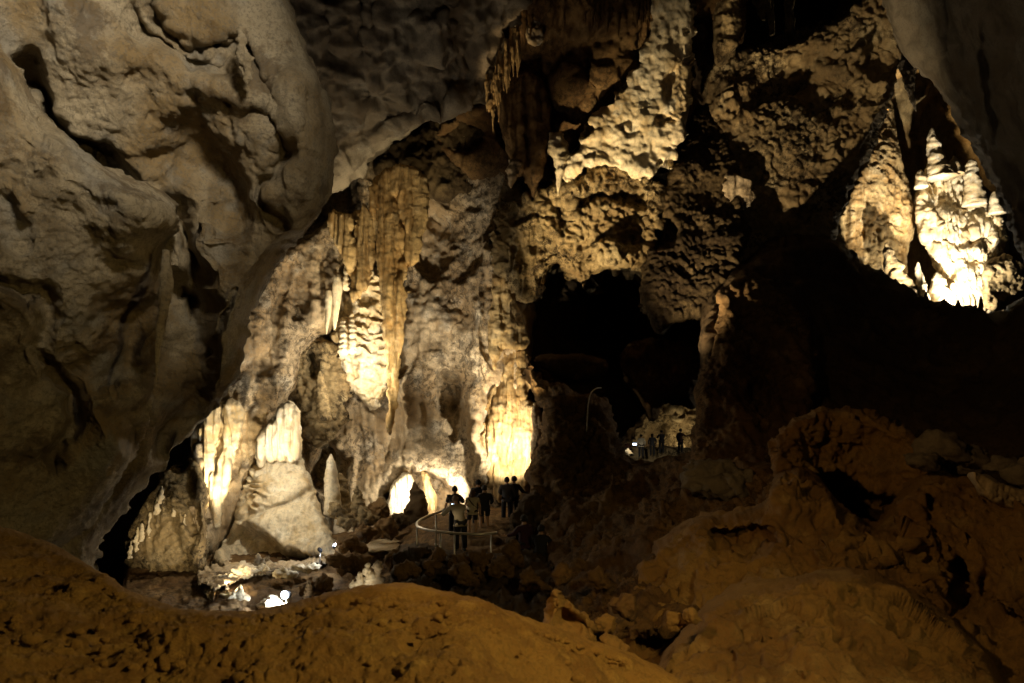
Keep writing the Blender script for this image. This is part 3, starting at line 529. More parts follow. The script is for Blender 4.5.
# ================================================================ left hanging wall
mass('cave_wall', [(-220,-120),(262,-120),(276,-40),(290,15),(312,62),(328,95),(335,130),(336,165),(330,200),(312,228),(290,250),(268,278),(250,312),(244,350),(242,380),(222,402),(197,428),(177,450),(157,472),(134,500),(112,530),(100,560),(90,610),(40,700),(-220,700)],
     [(-150,-60,9),(270,-60,12.3),(100,60,11.8),(250,120,12.4),(330,150,13),(190,180,13.2),(240,340,13.8),(110,540,14.5),(0,600,12),(-150,600,9),(60,350,13),(180,420,14.6),(270,60,12.6)], M['wall'], step=1.7, rnd=(24,1.1), rag=(5,22), back=1.8, warp=(14,55),
     disp=[('aniso',2.6,.34,(1,1,.5)),('flute',.40,.07,6,[('ell',80,20,120,80,20)]),('flute',.5,.09,5,[('ell',300,150,46,130,0)]),('fbm',.35,.045,5),('fbm',.11,.026,4)],
     feats=[('groove',[(30,80),(52,122),(85,150),(125,172),(150,195),(178,222),(186,262),(182,300)],9,1.0),
            ('area',[(152,150),(170,118),(195,102),(225,105),(243,135),(250,180),(248,215),(235,240),(215,235),(195,200),(165,180)],30,.65),
            ('step',[(140,0),(160,20),(190,38),(225,50),(255,52),(290,90)],9,.6,26),('groove',[(150,-10),(168,22),(200,38),(240,52)],6,.5),
            ('groove',[(236,110),(272,130),(280,160),(275,220)],9,.5),('step',[(246,52),(245,85)],8,-.5,12),
            ('groove',[(60,10),(110,60),(190,60),(230,100)],34,-.35),('groove',[(300,70),(305,150),(285,210)],20,-.35),('ell',205,262,30,34,20,-.5),('groove',[(240,290),(215,330),(200,345)],5,.35),('groove',[(235,300),(200,380)],22,-.4),
            ('groove',[(182,300),(195,340),(190,400),(160,440)],16,1.2)], kind='structure')
mass('cave_wall', [(-220,0),(-60,10),(-8,38),(14,56),(28,84),(42,108),(62,132),(90,158),(118,172),(146,182),(168,196),(181,214),(177,232),(168,244),(165,262),(170,290),(168,320),(158,350),(152,380),(150,420),(120,480),(70,560),(-220,680)],
     [(-180,50,7),(0,60,9.2),(100,180,10.),(175,220,10.6),(160,330,11.6),(60,300,10.4),(60,500,12.5),(-150,500,8.5),(110,420,12)], M['wall'], step=1.6, rnd=(34,1.1), rag=(3.5,16), back=1.5, warp=(14,55),
     disp=[('aniso',2.4,.24,(1,1,.5)),('fbm',.35,.035,5),('fbm',.11,.020,4),('fbm',.10,.016,3),('ridge',.5,.05,5,[('ell',20,210,50,60,0),('ell',20,430,80,120,0)]),('flute',.6,.05,[('poly',[(10,110),(90,160),(90,220),(30,220)],20)])],
     feats=[('area',[(-20,165),(8,170),(20,185),(40,215),(30,232),(0,240),(-40,240)],16,.30),('groove',[(60,150),(120,200),(160,235)],30,-.35),('groove',[(165,262),(140,300),(110,350),(60,400)],40,.7),('step',[(-40,280),(0,290),(35,315),(52,345),(62,400),(60,480)],12,-.6,50),
            ('groove',[(0,286),(30,308),(52,340),(68,400),(66,470)],8,.45),('groove',[(110,390),(130,340),(160,300)],10,.5),('ell',135,430,30,60,0,.8)], kind='structure')
tube('stalactite', [(166,250,10.9,3),(166,280,10.9,6),(163,310,10.9,5),(159,335,11,3.4),(157,360,11,1.6),(156,388,11.,.4)], M['wall'], ('slender pale stalactite hanging down the left wall','stalactite'), noise=(.2,.06))
tube('stone_knob', [(240,30,11.6,2),(243,45,11.5,4),(246,60,11.5,5),(246,75,11.5,4),(247,86,11.6,1)], M['wall'], ('knotted pale drip knob high on the left wall','stone knob'), noise=(.15,.12))
# ================================================================ floor of the lit chamber, path, platform
mass('ground', [(120,545),(200,535),(300,535),(340,528),(400,520),(470,508),(560,505),(600,540),(600,660),(120,660)], lambda q: F*(CAMZ+.9+.0*q[...,0]-1.5*ss(q[...,0], 330, 470)*ss(600-q[...,1], 0, 60))/np.maximum(q[...,1]-HY, 8), M['brown'], step=1.3, rnd=(8,1), rag=(2,12),
     disp=[('fbm',1.6,.28,5),('crack',.7,.10),('pop',.3,.06,[('not',[(200,545),(330,545),(300,600),(200,600)],20)])], kind='structure')
def strip(name, pts, wpx, z, mat, th=.08, **kw):
    """a flat walk: centre line on the ground, real thickness"""
    V = []; Fc = []
    for k,(px,py,w) in enumerate(pts):
        Y = F*(CAMZ-z)/(py-HY); x,y,_ = w1(px,py,Y)
        a = pts[max(k-1,0)]; b = pts[min(k+1,len(pts)-1)]
        Ya = F*(CAMZ-z)/(a[1]-HY); Yb = F*(CAMZ-z)/(b[1]-HY); d = np.array(w1(b[0],b[1],Yb))-np.array(w1(a[0],a[1],Ya)); d[2] = 0; d /= np.linalg.norm(d)
        n = np.array([-d[1], d[0]])
        for s in (-1,1):
            for zz in (z, z-th): V.append((x+n[0]*s*w/2, y+n[1]*s*w/2, zz))
    for k in range(len(pts)-1):
        i = 4*k; j = i+4
        Fc += [(i,j,j+2,i+2),(i+1,i+3,j+3,j+1),(i,i+1,j+1,j),(i+2,j+2,j+3,i+3)]
    Fc += [(0,2,3,1),(len(V)-4,len(V)-3,len(V)-1,len(V)-2)]
    o = mesh_obj(name, np.array(V), Fc, mat, smooth=False)
    for k,v in kw.items(): o[k] = v
    return o
mass('path', [(352,548),(380,538),(412,534),(422,542),(418,549),(390,551),(360,554)], lambda q: F*(CAMZ+.25)/(q[...,1]-HY), M['path'], step=1.2, rnd=(4,.2), rag=(1,10), disp=[('fbm',1.2,.06,4)], back=.6, kind='structure')
mass('path', [(432,540),(445,524),(480,516),(530,512),(560,520),(560,560),(470,575),(440,565)], lambda q: F*(CAMZ-.42)/(q[...,1]-HY), M['dark'], step=1.3, rnd=(4,.2), rag=(1,10), disp=[('fbm',1.2,.05,4)], back=.6, kind='structure')
# basin: dark wet hollow edged by bright stones
mass('rimstone', [(196,582),(200,570),(214,564),(232,564),(246,566),(262,562),(290,562),(320,556),(334,553),(334,560),(310,566),(285,572),(262,573),(240,576),(228,588),(212,592)], lambda q: F*(CAMZ+.65)/(q[...,1]-HY), M['pale'], step=1., rnd=(4,.15), rag=(5,8), disp=[('pop',.28,.16),('fbm',.6,.16,4)], thing=('knobby rim of pale stone round the basin floor','rimstone'))
bl = [(236,600,20.6,(.42,.3,.42),'ivory','glaring rough lump beside the floor lamp'),(270,604,19.8,(.45,.3,.13),'ivory','low bright slab just left of the floor lamp'),(244,571,22.5,(.42,.3,.22),'ivory','bright lump on the left rim of the basin'),
      (228,577,22.2,(.4,.3,.2),'ivory','bright low lump at the basin rim by the ribbon column'),(262,568,22.8,(.3,.2,.16),'ivory','rounded bright stone in the middle of the rim'),(285,572,22.4,(.45,.3,.14),'ivory','long bright stone at the right of the rim'),
      (306,569,22.8,(.5,.3,.12),'ivory','flat bright stone farther right on the rim'),(310,589,20.6,(.35,.3,.28),'brown','brown lump right of the floor lamp'),(325,583,20.5,(.3,.3,.22),'brown','small brown block behind the sand crest right of the lamp'),
      (338,510,26,(.35,.3,.35),'crust','round lump at the foot of the tall smooth stalagmite'),(349,520,26,(.4,.3,.4),'crust','knobby lump right of the tall stalagmite foot'),(366,518,26,(.5,.4,.4),'crust','big brown lump below the long column'),
      (380,510,27,(.5,.4,.45),'brown','brown lump left of the lit alcove'),(365,535,24.5,(.5,.4,.3),'brown','dark lump before the sandy path'),(384,529,25.5,(.6,.4,.3),'brown','low dark block before the alcove'),(398,522,26.5,(.6,.4,.35),'dark','dark block at the foot of the alcove'),
      (400,560,21,(.6,.5,.4),'brown','brown block below the handrail left end'),(345,562,22,(.7,.5,.3),'brown','low brown block beyond the pale cluster'),(352,545,23.5,(.6,.4,.3),'brown','brown block between lamp strip and path')]
for (px,py,Y,r,m,lb) in bl: boulder('boulder', px, py, Y, r, M[m], (lb,'boulder'), rough=.45, cuts=7, sub=4)
for k,(x,y0,y1,r) in enumerate([(258,553,573,4),(263,558,573,3),(253,562,574,3)]):
    tube('stalagmite', [(x,y1,23,r*1.3),(x,(y0+y1)/2,23,r),(x,y0+2,23,r*.5),(x,y0,23,.5)], M['pale'], (['tallest of the three little stalagmites on the basin rim','little stalagmite right of the tallest on the basin rim','lowest little stalagmite on the basin rim'][k],'stalagmite'), ribs=(.12,.05), noise=(.2,.08), n=18)
for k,(x,y0,y1,r) in enumerate([(378,560,592,4.5),(368,563,592,5),(359,572,592,4),(353,580,592,3.4),(373,572,592,5)]):
    tube('stalagmite', [(x,y1,18,r*1.3),(x,(y0+y1)/2,18,r),(x,y0+3,18,r*.75),(x,y0,18,.8)], M['ivory' if k else 'pale'], (['grey tallest stalagmite of the pale cluster behind the sand crest','bright second tallest stalagmite of the cluster behind the sand crest','bright middle stub of the cluster behind the sand crest','lowest bright stub of the cluster behind the sand crest','bright front stub between the tall ones of the cluster'][k],'stalagmite'), ribs=(.14,.06), noise=(.2,.12), n=20)
# dark rubble under the handrail
mass('hill', [(392,560),(405,548),(420,546),(440,552),(462,556),(486,558),(502,558),(520,548),(545,552),(562,575),(590,600),(620,660),(420,660),(390,600)], [(400,560,19),(500,560,18.4),(590,600,15),(440,640,13),(600,650,11),(500,600,15.5)], M['dark'], step=1.4, rnd=(10,1), rag=(3,12), disp=[('fbm',1.5,.45,5),('crack',.6,.22),('ridge',.4,.10,4)], kind='structure')
for k,(px,py,Y,r,rt) in enumerate([(482,566,17.4,(.42,.4,.5),10),(460,562,17.6,(.5,.4,.35),0),(500,570,17,(.4,.4,.45),20),(515,555,17.6,(.5,.4,.4),-20),(430,566,17.5,(.5,.4,.35),0),(440,556,18,(.35,.3,.3),30),(468,578,16,(.5,.4,.35),0),(530,580,15.5,(.6,.5,.4),0),(412,572,17,(.5,.4,.3),0)]):
    boulder('boulder', px, py, Y, [q*.72 for q in r], M['brown'], (['upright brown block under the end of the handrail','dark block under the middle of the handrail','rounded block below the right end of the handrail','slanting block at the feet of the dark visitors','dark block below the curve of the handrail','small tilted block beside a handrail post','low block in front of the rubble','broad dark block right of the rubble heap','flat block at the left end of the rubble'][k],'boulder'), rot=rt, rough=.55, cuts=12)
# ================================================================ right foreground rocks
mass('rock_outcrop', [(768,452),(774,440),(782,428),(800,414),(833,408),(866,410),(892,420),(920,434),(935,470),(930,520),(880,560),(790,540),(780,480)], [(775,450,14),(830,415,14.5),(920,440,13.5),(850,480,14.6),(870,540,14)], M['clayrock'], step=1.4, rnd=(16,.5), rag=(4,14),
     disp=[('fbm',1.6,.4,6),('facet',.7,.22),('ridge',.4,.12,5),('fbm',.14,.06,4)], feats=[('area',[(812,474),(836,472),(858,484),(880,494),(900,492),(902,520),(884,550),(840,540)],12,2.4),('groove',[(822,430),(815,460),(830,500)],7,.35),('step',[(800,420),(812,450),(815,470)],5,.3,20)], thing=('rough orange brown outcrop behind the dark hollow at the right','rock outcrop'))
mass('hill', [(640,560),(668,530),(700,514),(744,509),(762,500),(767,490),(776,476),(786,468),(800,463),(812,470),(824,484),(838,502),(856,518),(878,528),(888,514),(898,494),(912,474),(936,470),(965,474),(1000,488),(1040,500),(1200,500),(1200,800),(560,800),(600,640)],
     [(650,570,13),(760,500,12.5),(790,470,13),(878,526,11.6),(915,476,12.6),(1100,510,10),(700,700,8),(1100,760,6),(850,620,9.5),(980,560,10.8)], M['clayrock'], step=1.6, rnd=(18,1.3), rag=(2,14), back=1.2,
     disp=[('fbm',1.8,.45,6),('facet',.7,.28),('crack',.45,.05),('ridge',.5,.10,5),('fbm',.14,.05,4),('fbm',.05,.012,2)],
     feats=[('ell',960,580,16,32,-12,1.0,.4),('step',[(945,550),(955,590),(975,610)],5,.4,25),('groove',[(820,560),(860,530),(900,540)],9,-.3),('groove',[(830,600),(850,570),(875,560)],8,-.15),('step',[(700,610),(745,582),(790,580),(825,566),(870,570)],22,-.25,40),
            ('ell',745,540,40,22,0,.6,.5),('ell',890,565,12,5,-20,.35,.4),('groove',[(985,590),(1024,610)],10,.3)], kind='structure')
mass('hill', [(600,800),(640,690),(668,645),(690,622),(702,606),(722,597),(744,584),(789,580),(815,570),(850,568),(880,574),(915,592),(950,615),(985,650),(1010,700),(1020,800)], [(650,700,7.6),(744,590,9.2),(860,572,9.2),(1000,700,7.2),(820,780,5.6),(800,650,7.6)], M['clayrock'], step=1.6, rnd=(16,.9), rag=(2,14), back=.8,
     disp=[('fbm',1.5,.28,6),('facet',.5,.14),('ridge',.4,.06,5),('fbm',.10,.030,4),('fbm',.04,.008,2)], feats=[('groove',[(845,590),(830,620),(800,640)],5,.08)], kind='structure')
rb = [(943,452,13,(.55,.4,.36),'biggest grey boulder on the right skyline'),(973,458,13,(.5,.4,.30),'grey boulder right of the biggest on the skyline'),(1000,466,12.6,(.42,.4,.22),'low grey boulder near the right edge of the skyline'),(925,462,12.8,(.35,.3,.28),'small grey boulder where the outcrop meets the skyline'),(1030,470,12,(.5,.4,.3),'grey boulder cut by the right edge')]
for k,(px,py,Y,r,lb) in enumerate(rb): boulder('boulder', px, py, Y, r, M['grey'], (lb,'boulder'), rough=.25, cuts=12)
mass('rock_ledge', [(965,472),(985,474),(1010,486),(1040,492),(1060,500),(1060,520),(1030,516),(1010,512),(990,502),(975,490)], 11.2, M['path'], step=1.3, rnd=(6,.3), rag=(1.5,12), disp=[('pop',.10,.03),('fbm',.6,.08,4)], thing=('pale gravelly ledge at the right edge','rock ledge'))
for k,(px,py,Y,r,m,lb) in enumerate([(718,478,16.5,(.8,.5,.5),'grey','pale grey knobby block on the dark ridge'),(742,486,16,(.5,.4,.4),'grey','grey block right of the knobby one on the ridge'),(700,468,17,(.4,.3,.3),'grey','small grey block left on the dark ridge')]):
    boulder('boulder', px, py, Y, r, M[m], (lb,'boulder'), rough=.5, cuts=8)
# ================================================================ near sandy slope
def fg(q):
    x = q[...,0]; y = q[...,1]
    h = 1.45 + .9*ss(x, 420, 720) - .10*ss(-x, -180, 40)
    return F*h/np.maximum(y-HY, 30)
ground = mass('ground', [(-260,500),(-60,508),(0,526),(30,534),(60,546),(100,572),(132,592),(170,606),(215,611),(262,609),(300,600),(340,589),(390,581),(440,588),(485,600),(525,616),(565,630),(600,642),(640,656),(700,690),(760,800),(760,900),(-260,900)], fg, M['clay'], step=1.4, rnd=(8,.25), rag=(1.8,24), back=2.5,
     disp=[('fbm',.9,.10,5),('fbm',.18,.040,5),('pop',.11,.020),('ridge',.3,.02,5),('pop',.05,.014),('fbm',.05,.014,3)], feats=[('step',[(0,560),(60,562),(110,585),(150,612)],10,.10,40),('ell',60,600,70,16,10,.2)], kind='structure', seed=77)
mass('boulder', [(541,628),(546,606),(552,594),(557,591),(566,602),(578,612),(590,626),(598,640),(592,650),(560,655),(543,646)], 7.2, M['clayrock'], step=1.1, rnd=(14,.35), rag=(1.2,10), disp=[('fbm',.8,.08,5),('crack',.35,.03),('fbm',.08,.01,3)], feats=[('step',[(557,592),(575,615),(598,640)],4,.25,30)], thing=('pointed orange boulder at the edge of the sand','boulder'), back=.5)
sb = [(583,627,8,(.28,.25,.2),'split block leaning right of the pointed boulder'),(626,607,9.5,(.32,.3,.26),'cubic brown stone beyond the pointed boulder'),(607,624,8.6,(.22,.2,.16),'flat stone between the pointed boulder and the cubic one'),
      (676,622,8.4,(.22,.2,.2),'round orange stone beside the big lobe'),(694,616,8.2,(.16,.15,.14),'little stone atop the big lobe edge'),(615,645,7.4,(.22,.2,.14),'low stone at the edge of the sand'),(560,575,13,(.3,.3,.3),'dim stone above the pointed boulder'),(600,580,12.9,(.4,.4,.3),'dim cracked block up the dark slope')]
for (px,py,Y,r,lb) in sb: boulder('boulder', px, py, Y, [q*.8 for q in r], M['brown' if py < 610 else 'clayrock'], (lb,'boulder'), rough=.28, cuts=11)
rg2 = random.Random(9)
for k in range(150):
    px = rg2.uniform(-20,640); t = rg2.random()**1.3; py = 600+t*88
    if px < 120: py = 570+t*110
    py = max(py, float(np.interp(px, [0,100,132,170,215,262,300,340,390,440,485,525,565,600,640], [526,572,592,606,611,609,600,589,581,588,600,616,630,642,656]))+12)
    Y = float(fg(np.array([px,py])))
    s = rg2.uniform(.010,.036)*(1 if rg2.random() < .85 else 1.8)
    boulder('pebble', px, py, Y, (s*1.2,s,s*.8), M['clay'], ('small clod of orange clay lying on the near slope','pebble','clods on the near slope'), sub=2, cuts=5, rough=.3)
# ================================================================ people
FAB = {}
def fab(name, col, rough=.85):
    if name not in FAB: FAB[name] = plain(name, col, rough)
    return FAB[name]
def skin_mesh(joints, edges, radii, root, subdiv=2):
    me = bpy.data.meshes.new('tmp'); names = list(joints); ix = {n:i for i,n in enumerate(names)}
    me.from_pydata([tuple(joints[n]) for n in names], [(ix[a],ix[b]) for a,b in edges], []); me.update()
    o = bpy.data.objects.new('tmp', me); C.objects.link(o)
    o.modifiers.new('s', 'SKIN'); m = o.modifiers.new('u', 'SUBSURF'); m.levels = subdiv
    for n in names:
        d = me.skin_vertices[0].data[ix[n]]; r = radii[n]; d.radius = r if isinstance(r, tuple) else (r, r); d.use_root = (n == root)
    dg = bpy.context.evaluated_depsgraph_get(); e = o.evaluated_get(dg); r = bpy.data.meshes.new_from_object(e)
    V = np.array([v.co[:] for v in r.vertices]); Fc = [tuple(p.vertices) for p in r.polygons]
    bpy.data.objects.remove(o); bpy.data.meshes.remove(me); bpy.data.meshes.remove(r)
    return V, Fc
def join(parts):
    V = []; Fc = []; n = 0
    for v,f in parts:
        V.append(v); Fc += [tuple(i+n for i in q) for q in f]; n += len(v)
    return np.vstack(V), Fc
def head_mesh(c, r, face):
    """head with brow, nose, chin and ears; face = unit direction it looks"""
    D,Fc = ico(4); D = D.copy(); X = D*np.array([.082,.100,.122])
    g = lambda p,s: np.exp(-((D-np.array(p))**2).sum(-1)/s)
    X[:,1] += .026*g((0,1,-.12),.02)+.008*g((0,.95,.25),.05)+.010*g((0,.85,-.62),.05)-.010*g((.35,.9,.12),.02)-.010*g((-.35,.9,.12),.02)+.006*g((0,.95,-.38),.012)
    X[:,0] += .020*g((1,-.05,0),.02)-.020*g((-1,-.05,0),.02)
    X[:,0] *= 1-.22*np.clip(-D[:,2],0,1)**2
    f = np.array(face, float); f /= np.linalg.norm(f); s = np.cross(f,(0,0,1.)); s /= np.linalg.norm(s); u = np.cross(s,f)
    return X@np.stack([s,f,u])+np.array(c), Fc
def hair_mesh(c, face, long=0.):
    D,Fc = ico(4); keep = [q for q in Fc if np.mean([D[i][1] for i in q]) < .35+.9*max(0, np.mean([D[i][2] for i in q])) and np.mean([D[i][2] for i in q]) > -.45-long*.4]
    X = D*np.array([.090,.109,.130]); X[:,2] += np.where(D[:,2] < 0, -long*.12*(-D[:,2]), 0); X[:,1] -= .008
    X += D*(.006*fbm(D*6, 3, 5))[:,None]
    f = np.array(face, float); f /= np.linalg.norm(f); s = np.cross(f,(0,0,1.)); s /= np.linalg.norm(s); u = np.cross(s,f)
    return X@np.stack([s,f,u])+np.array(c), keep
def person(label, px, Y, z, h, heading, top, legs, hair, pose=None, shorts=False, long=0., sleeves=True, skin=(.42,.26,.17), shoe=(.03,.03,.03), group=None, bag=False, phone=False, hem=.80):
    J = dict(pelvis=(0,0,.95), spine=(0,-.01,1.14), chest=(0,-.01,1.33), neck=(0,0,1.455), head=(0,.02,1.565))
    for s,n in ((-1,'l'),(1,'r')):
        J.update({n+'sh':(s*.175,0,1.375), n+'el':(s*.25,-.02,1.13), n+'wr':(s*.25,.08,.89), n+'pa':(s*.25,.10,.82),
                  n+'hip':(s*.095,0,.90), n+'kn':(s*.11,.03,.50), n+'an':(s*.115,-.02,.10), n+'to':(s*.13,.14,.035)})
    if pose: J.update(pose)
    J = {k: np.array(v, float) for k,v in J.items()}
    hc = J['head']+np.array((0,.005,.045)); face = np.array(pose.get('face', (0,1,0)) if pose else (0,1,0), float) if True else None
    J.pop('face', None)
    E = [('pelvis','spine'),('spine','chest'),('chest','neck'),('neck','head')]
    R = dict(pelvis=(.125,.095), spine=(.105,.08), chest=(.11,.08), neck=.055, head=.06)
    for n in 'lr':
        E += [('chest',n+'sh'),(n+'sh',n+'el'),(n+'el',n+'wr'),(n+'wr',n+'pa'),('pelvis',n+'hip'),(n+'hip',n+'kn'),(n+'kn',n+'an'),(n+'an',n+'to')]
        R.update({n+'sh':.045, n+'el':.042, n+'wr':.027, n+'pa':(.038,.018), n+'hip':.085, n+'kn':.056, n+'an':.038, n+'to':.035})
        # fingers: root in the palm, unequal, bent
        a = J[n+'pa']-J[n+'wr']; a /= np.linalg.norm(a); sd = np.cross(a,(0,1,.3)); sd /= np.linalg.norm(sd); bd = np.cross(sd,a)
        for k,(o,l) in enumerate(((-.030,.055),(-.010,.068),(.010,.064),(.028,.048))):
            b = J[n+'pa']+sd*o+a*.025; J[f'{n}f{k}a'] = b+a*l*.6; J[f'{n}f{k}b'] = b+a*l+bd*.025
            E += [(n+'pa',f'{n}f{k}a'),(f'{n}f{k}a',f'{n}f{k}b')]; R[f'{n}f{k}a'] = .009; R[f'{n}f{k}b'] = .008
        b = J[n+'wr']+a*.03-sd*.02; J[n+'ta'] = b-sd*.028+a*.015; J[n+'tb'] = b-sd*.038+a*.05; E += [(n+'pa',n+'ta'),(n+'ta',n+'tb')]; R[n+'ta'] = .011; R[n+'tb'] = .009
    body = join([skin_mesh(J, E, R, 'pelvis'), head_mesh(hc, .1, face)])
    root = bpy.data.objects.new('person', None); C.objects.link(root); s = h/1.75
    x,y,_ = w1(px, 403, Y); root.location = (x,y,z); c,sn = math.cos(heading), math.sin(heading)
    def put(name, VF, mat):
        V,Fc = VF; V = V*s*np.array((1.13,1.13,1)); V = np.stack([V[:,0]*c-V[:,1]*sn, V[:,0]*sn+V[:,1]*c, V[:,2]], -1)
        me = bpy.data.meshes.new(name); me.from_pydata(V.tolist(), [], Fc); me.update(); me.polygons.foreach_set('use_smooth', np.ones(len(me.polygons), bool)); me.materials.append(mat)
        o = bpy.data.objects.new(name, me); C.objects.link(o); o.parent = root; return o
    put('body', body, fab('skin_tone_%d' % int(skin[0]*100), skin, .6))
    # top
    jt = {k: J[k] for k in ('pelvis','spine','chest','neck')}; jt['hem'] = J['pelvis']+np.array((0,-.01,hem-.95)); jt['collar'] = J['neck']+np.array((0,0,.02)); jt['neck'] = J['neck']-np.array((0,.005,.03))
    et = [('hem','pelvis'),('pelvis','spine'),('spine','chest'),('chest','neck'),('neck','collar')]
    rt = dict(hem=(.195,.15), pelvis=(.175,.14), spine=(.165,.13), chest=(.175,.145), neck=(.10,.09), collar=.068)
    for n in 'lr':
        jt[n+'sh'] = J[n+'sh']; et.append(('chest',n+'sh')); rt[n+'sh'] = .078
        jt[n+'el'] = J[n+'el'] if sleeves else J[n+'sh']*.45+J[n+'el']*.55; et.append((n+'sh',n+'el')); rt[n+'el'] = .068
        if sleeves: jt[n+'wr'] = J[n+'wr']; et.append((n+'el',n+'wr')); rt[n+'wr'] = .045
    put('jacket' if sleeves else 'shirt', skin_mesh(jt, et, rt, 'pelvis'), top)
    jl = dict(pelvis=J['pelvis']); el = []; rl = dict(pelvis=(.145,.118))
    for n in 'lr':
        jl[n+'hip'] = J[n+'hip']; jl[n+'kn'] = J[n+'kn'] if not shorts else J[n+'hip']*.15+J[n+'kn']*.85
        el += [('pelvis',n+'hip'),(n+'hip',n+'kn')]; rl[n+'hip'] = .092; rl[n+'kn'] = .084
        if not shorts: jl[n+'an'] = J[n+'an']-np.array((0,0,.03)); el.append((n+'kn',n+'an')); rl[n+'an'] = .074
    put('shorts' if shorts else 'trousers', skin_mesh(jl, el, rl, 'pelvis'), legs)
    for n in 'lr':
        D,Fc = ico(3); m = (J[n+'an']+J[n+'to'])/2+np.array((0,.01,-.015)); X = D*np.array([.048,.14,.052]); X[:,2] = np.maximum(X[:,2], -.035); put('shoe', (X+m, Fc), fab('shoe', shoe))
    if hair: put('hair', hair_mesh(hc, face, long), hair)
    if bag:
        t = np.linspace(0, 1, 30); a = J['lsh']+np.array((.03,-.02,.07)); b = J['rhip']+np.array((.09,-.02,.10)); ys = -.185*np.sin(t*math.pi*.8+.5)
        P0 = a[None]*(1-t[:,None])+b[None]*t[:,None]; P0[:,1] = ys+.03; V = []; Fq = []
        for k in range(30):
            for dx,dz in ((-.016,-.01),(.016,.01)):
                for dy in (0,-.008): V.append(P0[k]+np.array((dx,dy,dz)))
        for k in range(29):
            i = 4*k; j = i+4; Fq += [(i,i+2,j+2,j),(i+1,j+1,j+3,i+3),(i,j,j+1,i+1),(i+2,i+3,j+3,j+2)]
        put('bag_strap', (np.array(V), Fq), fab('strap', (.05,.03,.02)))
    lab(root, label, 'person', group)
    return root, J, s
navy = fab('black_cloth', (.012,.012,.016)); char = fab('charcoal_cloth', (.035,.035,.042)); cream = fab('cream_cloth', (.55,.50,.38)); beige = fab('beige_knit', (.34,.29,.21)); hb = fab('brown_hair', (.06,.035,.02)); hk = fab('black_hair', (.012,.01,.01)); hg = fab('cropped_hair', (.16,.11,.08))
plum = fab('plum_cloth', (.035,.008,.024)); teal = fab('teal_cloth', (.03,.09,.09)); rust = fab('rust_cloth', (.06,.02,.012))
FZ = .45
lean = dict(spine=(-.02,.05,1.12), chest=(-.05,.15,1.30), neck=(-.07,.22,1.43), head=(-.08,.26,1.53), rsh=(.13,.13,1.38), lsh=(-.23,.16,1.37), lel=(-.42,.30,1.10), lwr=(-.30,.50,1.28), lpa=(-.27,.52,1.36), rel=(.16,.36,1.13), rwr=(-.06,.50,1.30), rpa=(-.09,.52,1.37), face=(-.25,1,-.12))
P1,J1,s1 = person('person in a beige jumper leaning on the handrail with a lit phone', 460.5, 20.9, FZ, 1.74, .35, beige, navy, hg, lean)
# phone held in front of the face
def box(name, c, d, mat, rz=0, parent=None, bev=.0, **kw):
    import bmesh
    bm = bmesh.new(); bmesh.ops.create_cube(bm, size=1)
    for v in bm.verts: v.co = (v.co.x*d[0], v.co.y*d[1], v.co.z*d[2])
    if bev: bmesh.ops.bevel(bm, geom=bm.edges[:], offset=bev, segments=2, affect='EDGES')
    me = bpy.data.meshes.new(name); bm.to_mesh(me); bm.free(); me.materials.append(mat)
    o = bpy.data.objects.new(name, me); C.objects.link(o); o.location = c; o.rotation_euler.z = rz
    if parent is not None: o.parent = parent
    for k,v in kw.items(): o[k] = v
    return o
screen = plain('phone_screen', (.1,.1,.12), .3, emit=((.55,.75,1.), 9.))
def phone(px, py, Y, lb, rz=0., sc=1.):
    x,y,z = w1(px,py,Y); ph = box('phone', (x,y,z), (.16*sc,.012,.085*sc), navy, rz, bev=.004); lab(ph, lb, 'phone')
    box('screen', (0,-.0085,0), (.145*sc,.004,.072*sc), screen, 0, ph)
phone(453.8, 504.8, 21.4, 'glowing phone held at the face of the person in beige', .3)
hold = dict(lel=(-.24,.16,1.15), lwr=(-.10,.34,1.28), lpa=(-.08,.37,1.34), rel=(.24,.16,1.15), rwr=(.10,.34,1.28), rpa=(.08,.37,1.34))
person('person in black standing beyond the one in beige, silhouetted on the glow', 454.8, 23.2, FZ, 1.75, 0, navy, navy, hk, hold)
person('person in a cream top with a thin cross strap and dark shorts', 472.5, 23.4, FZ, 1.60, -.1, cream, navy, hb, dict(lel=(-.24,.08,1.15), lwr=(-.1,.26,1.05), lpa=(-.05,.30,1.05)), shorts=True, long=1., sleeves=False, skin=(.55,.36,.25), bag=True, hem=.88)
person('tall person in black standing behind the one with the cross strap', 478.2, 24.9, FZ, 1.78, .1, navy, navy, hk, None)
person('person in black with bare calves at the right of the middle group', 484.5, 24.0, FZ, 1.68, .25, navy, navy, hk, dict(rel=(.27,.05,1.13), rwr=(.26,.22,1.0), rpa=(.26,.28,.98)), shorts=True)
person('person in a charcoal jacket, left of the pair before the glowing flowstone', 506.8, 26.0, FZ, 1.75, -.05, char, navy, hk, dict(lel=(-.25,.05,1.14), lwr=(-.12,.22,1.0), lpa=(-.08,.25,.98)))
person('person in black, right of the pair, arm out and face turned left', 513.6, 26.2, FZ, 1.77, -.5, navy, navy, hk, dict(face=(-1,.1,0), rel=(.30,.08,1.16), rwr=(.46,.20,.98), rpa=(.52,.24,.94)))
person('person in dark clothes with a plum sleeve by the rubble', 524.5, 19.4, FZ-.35, 1.74, .6, plum, navy, hk, dict(lel=(-.30,.04,1.2), lwr=(-.40,.2,1.15), lpa=(-.46,.24,1.15)))
person('person in black at the right end of the near group, half lost in shade', 541, 18.8, FZ-.5, 1.72, -.3, navy, navy, hk, hold)
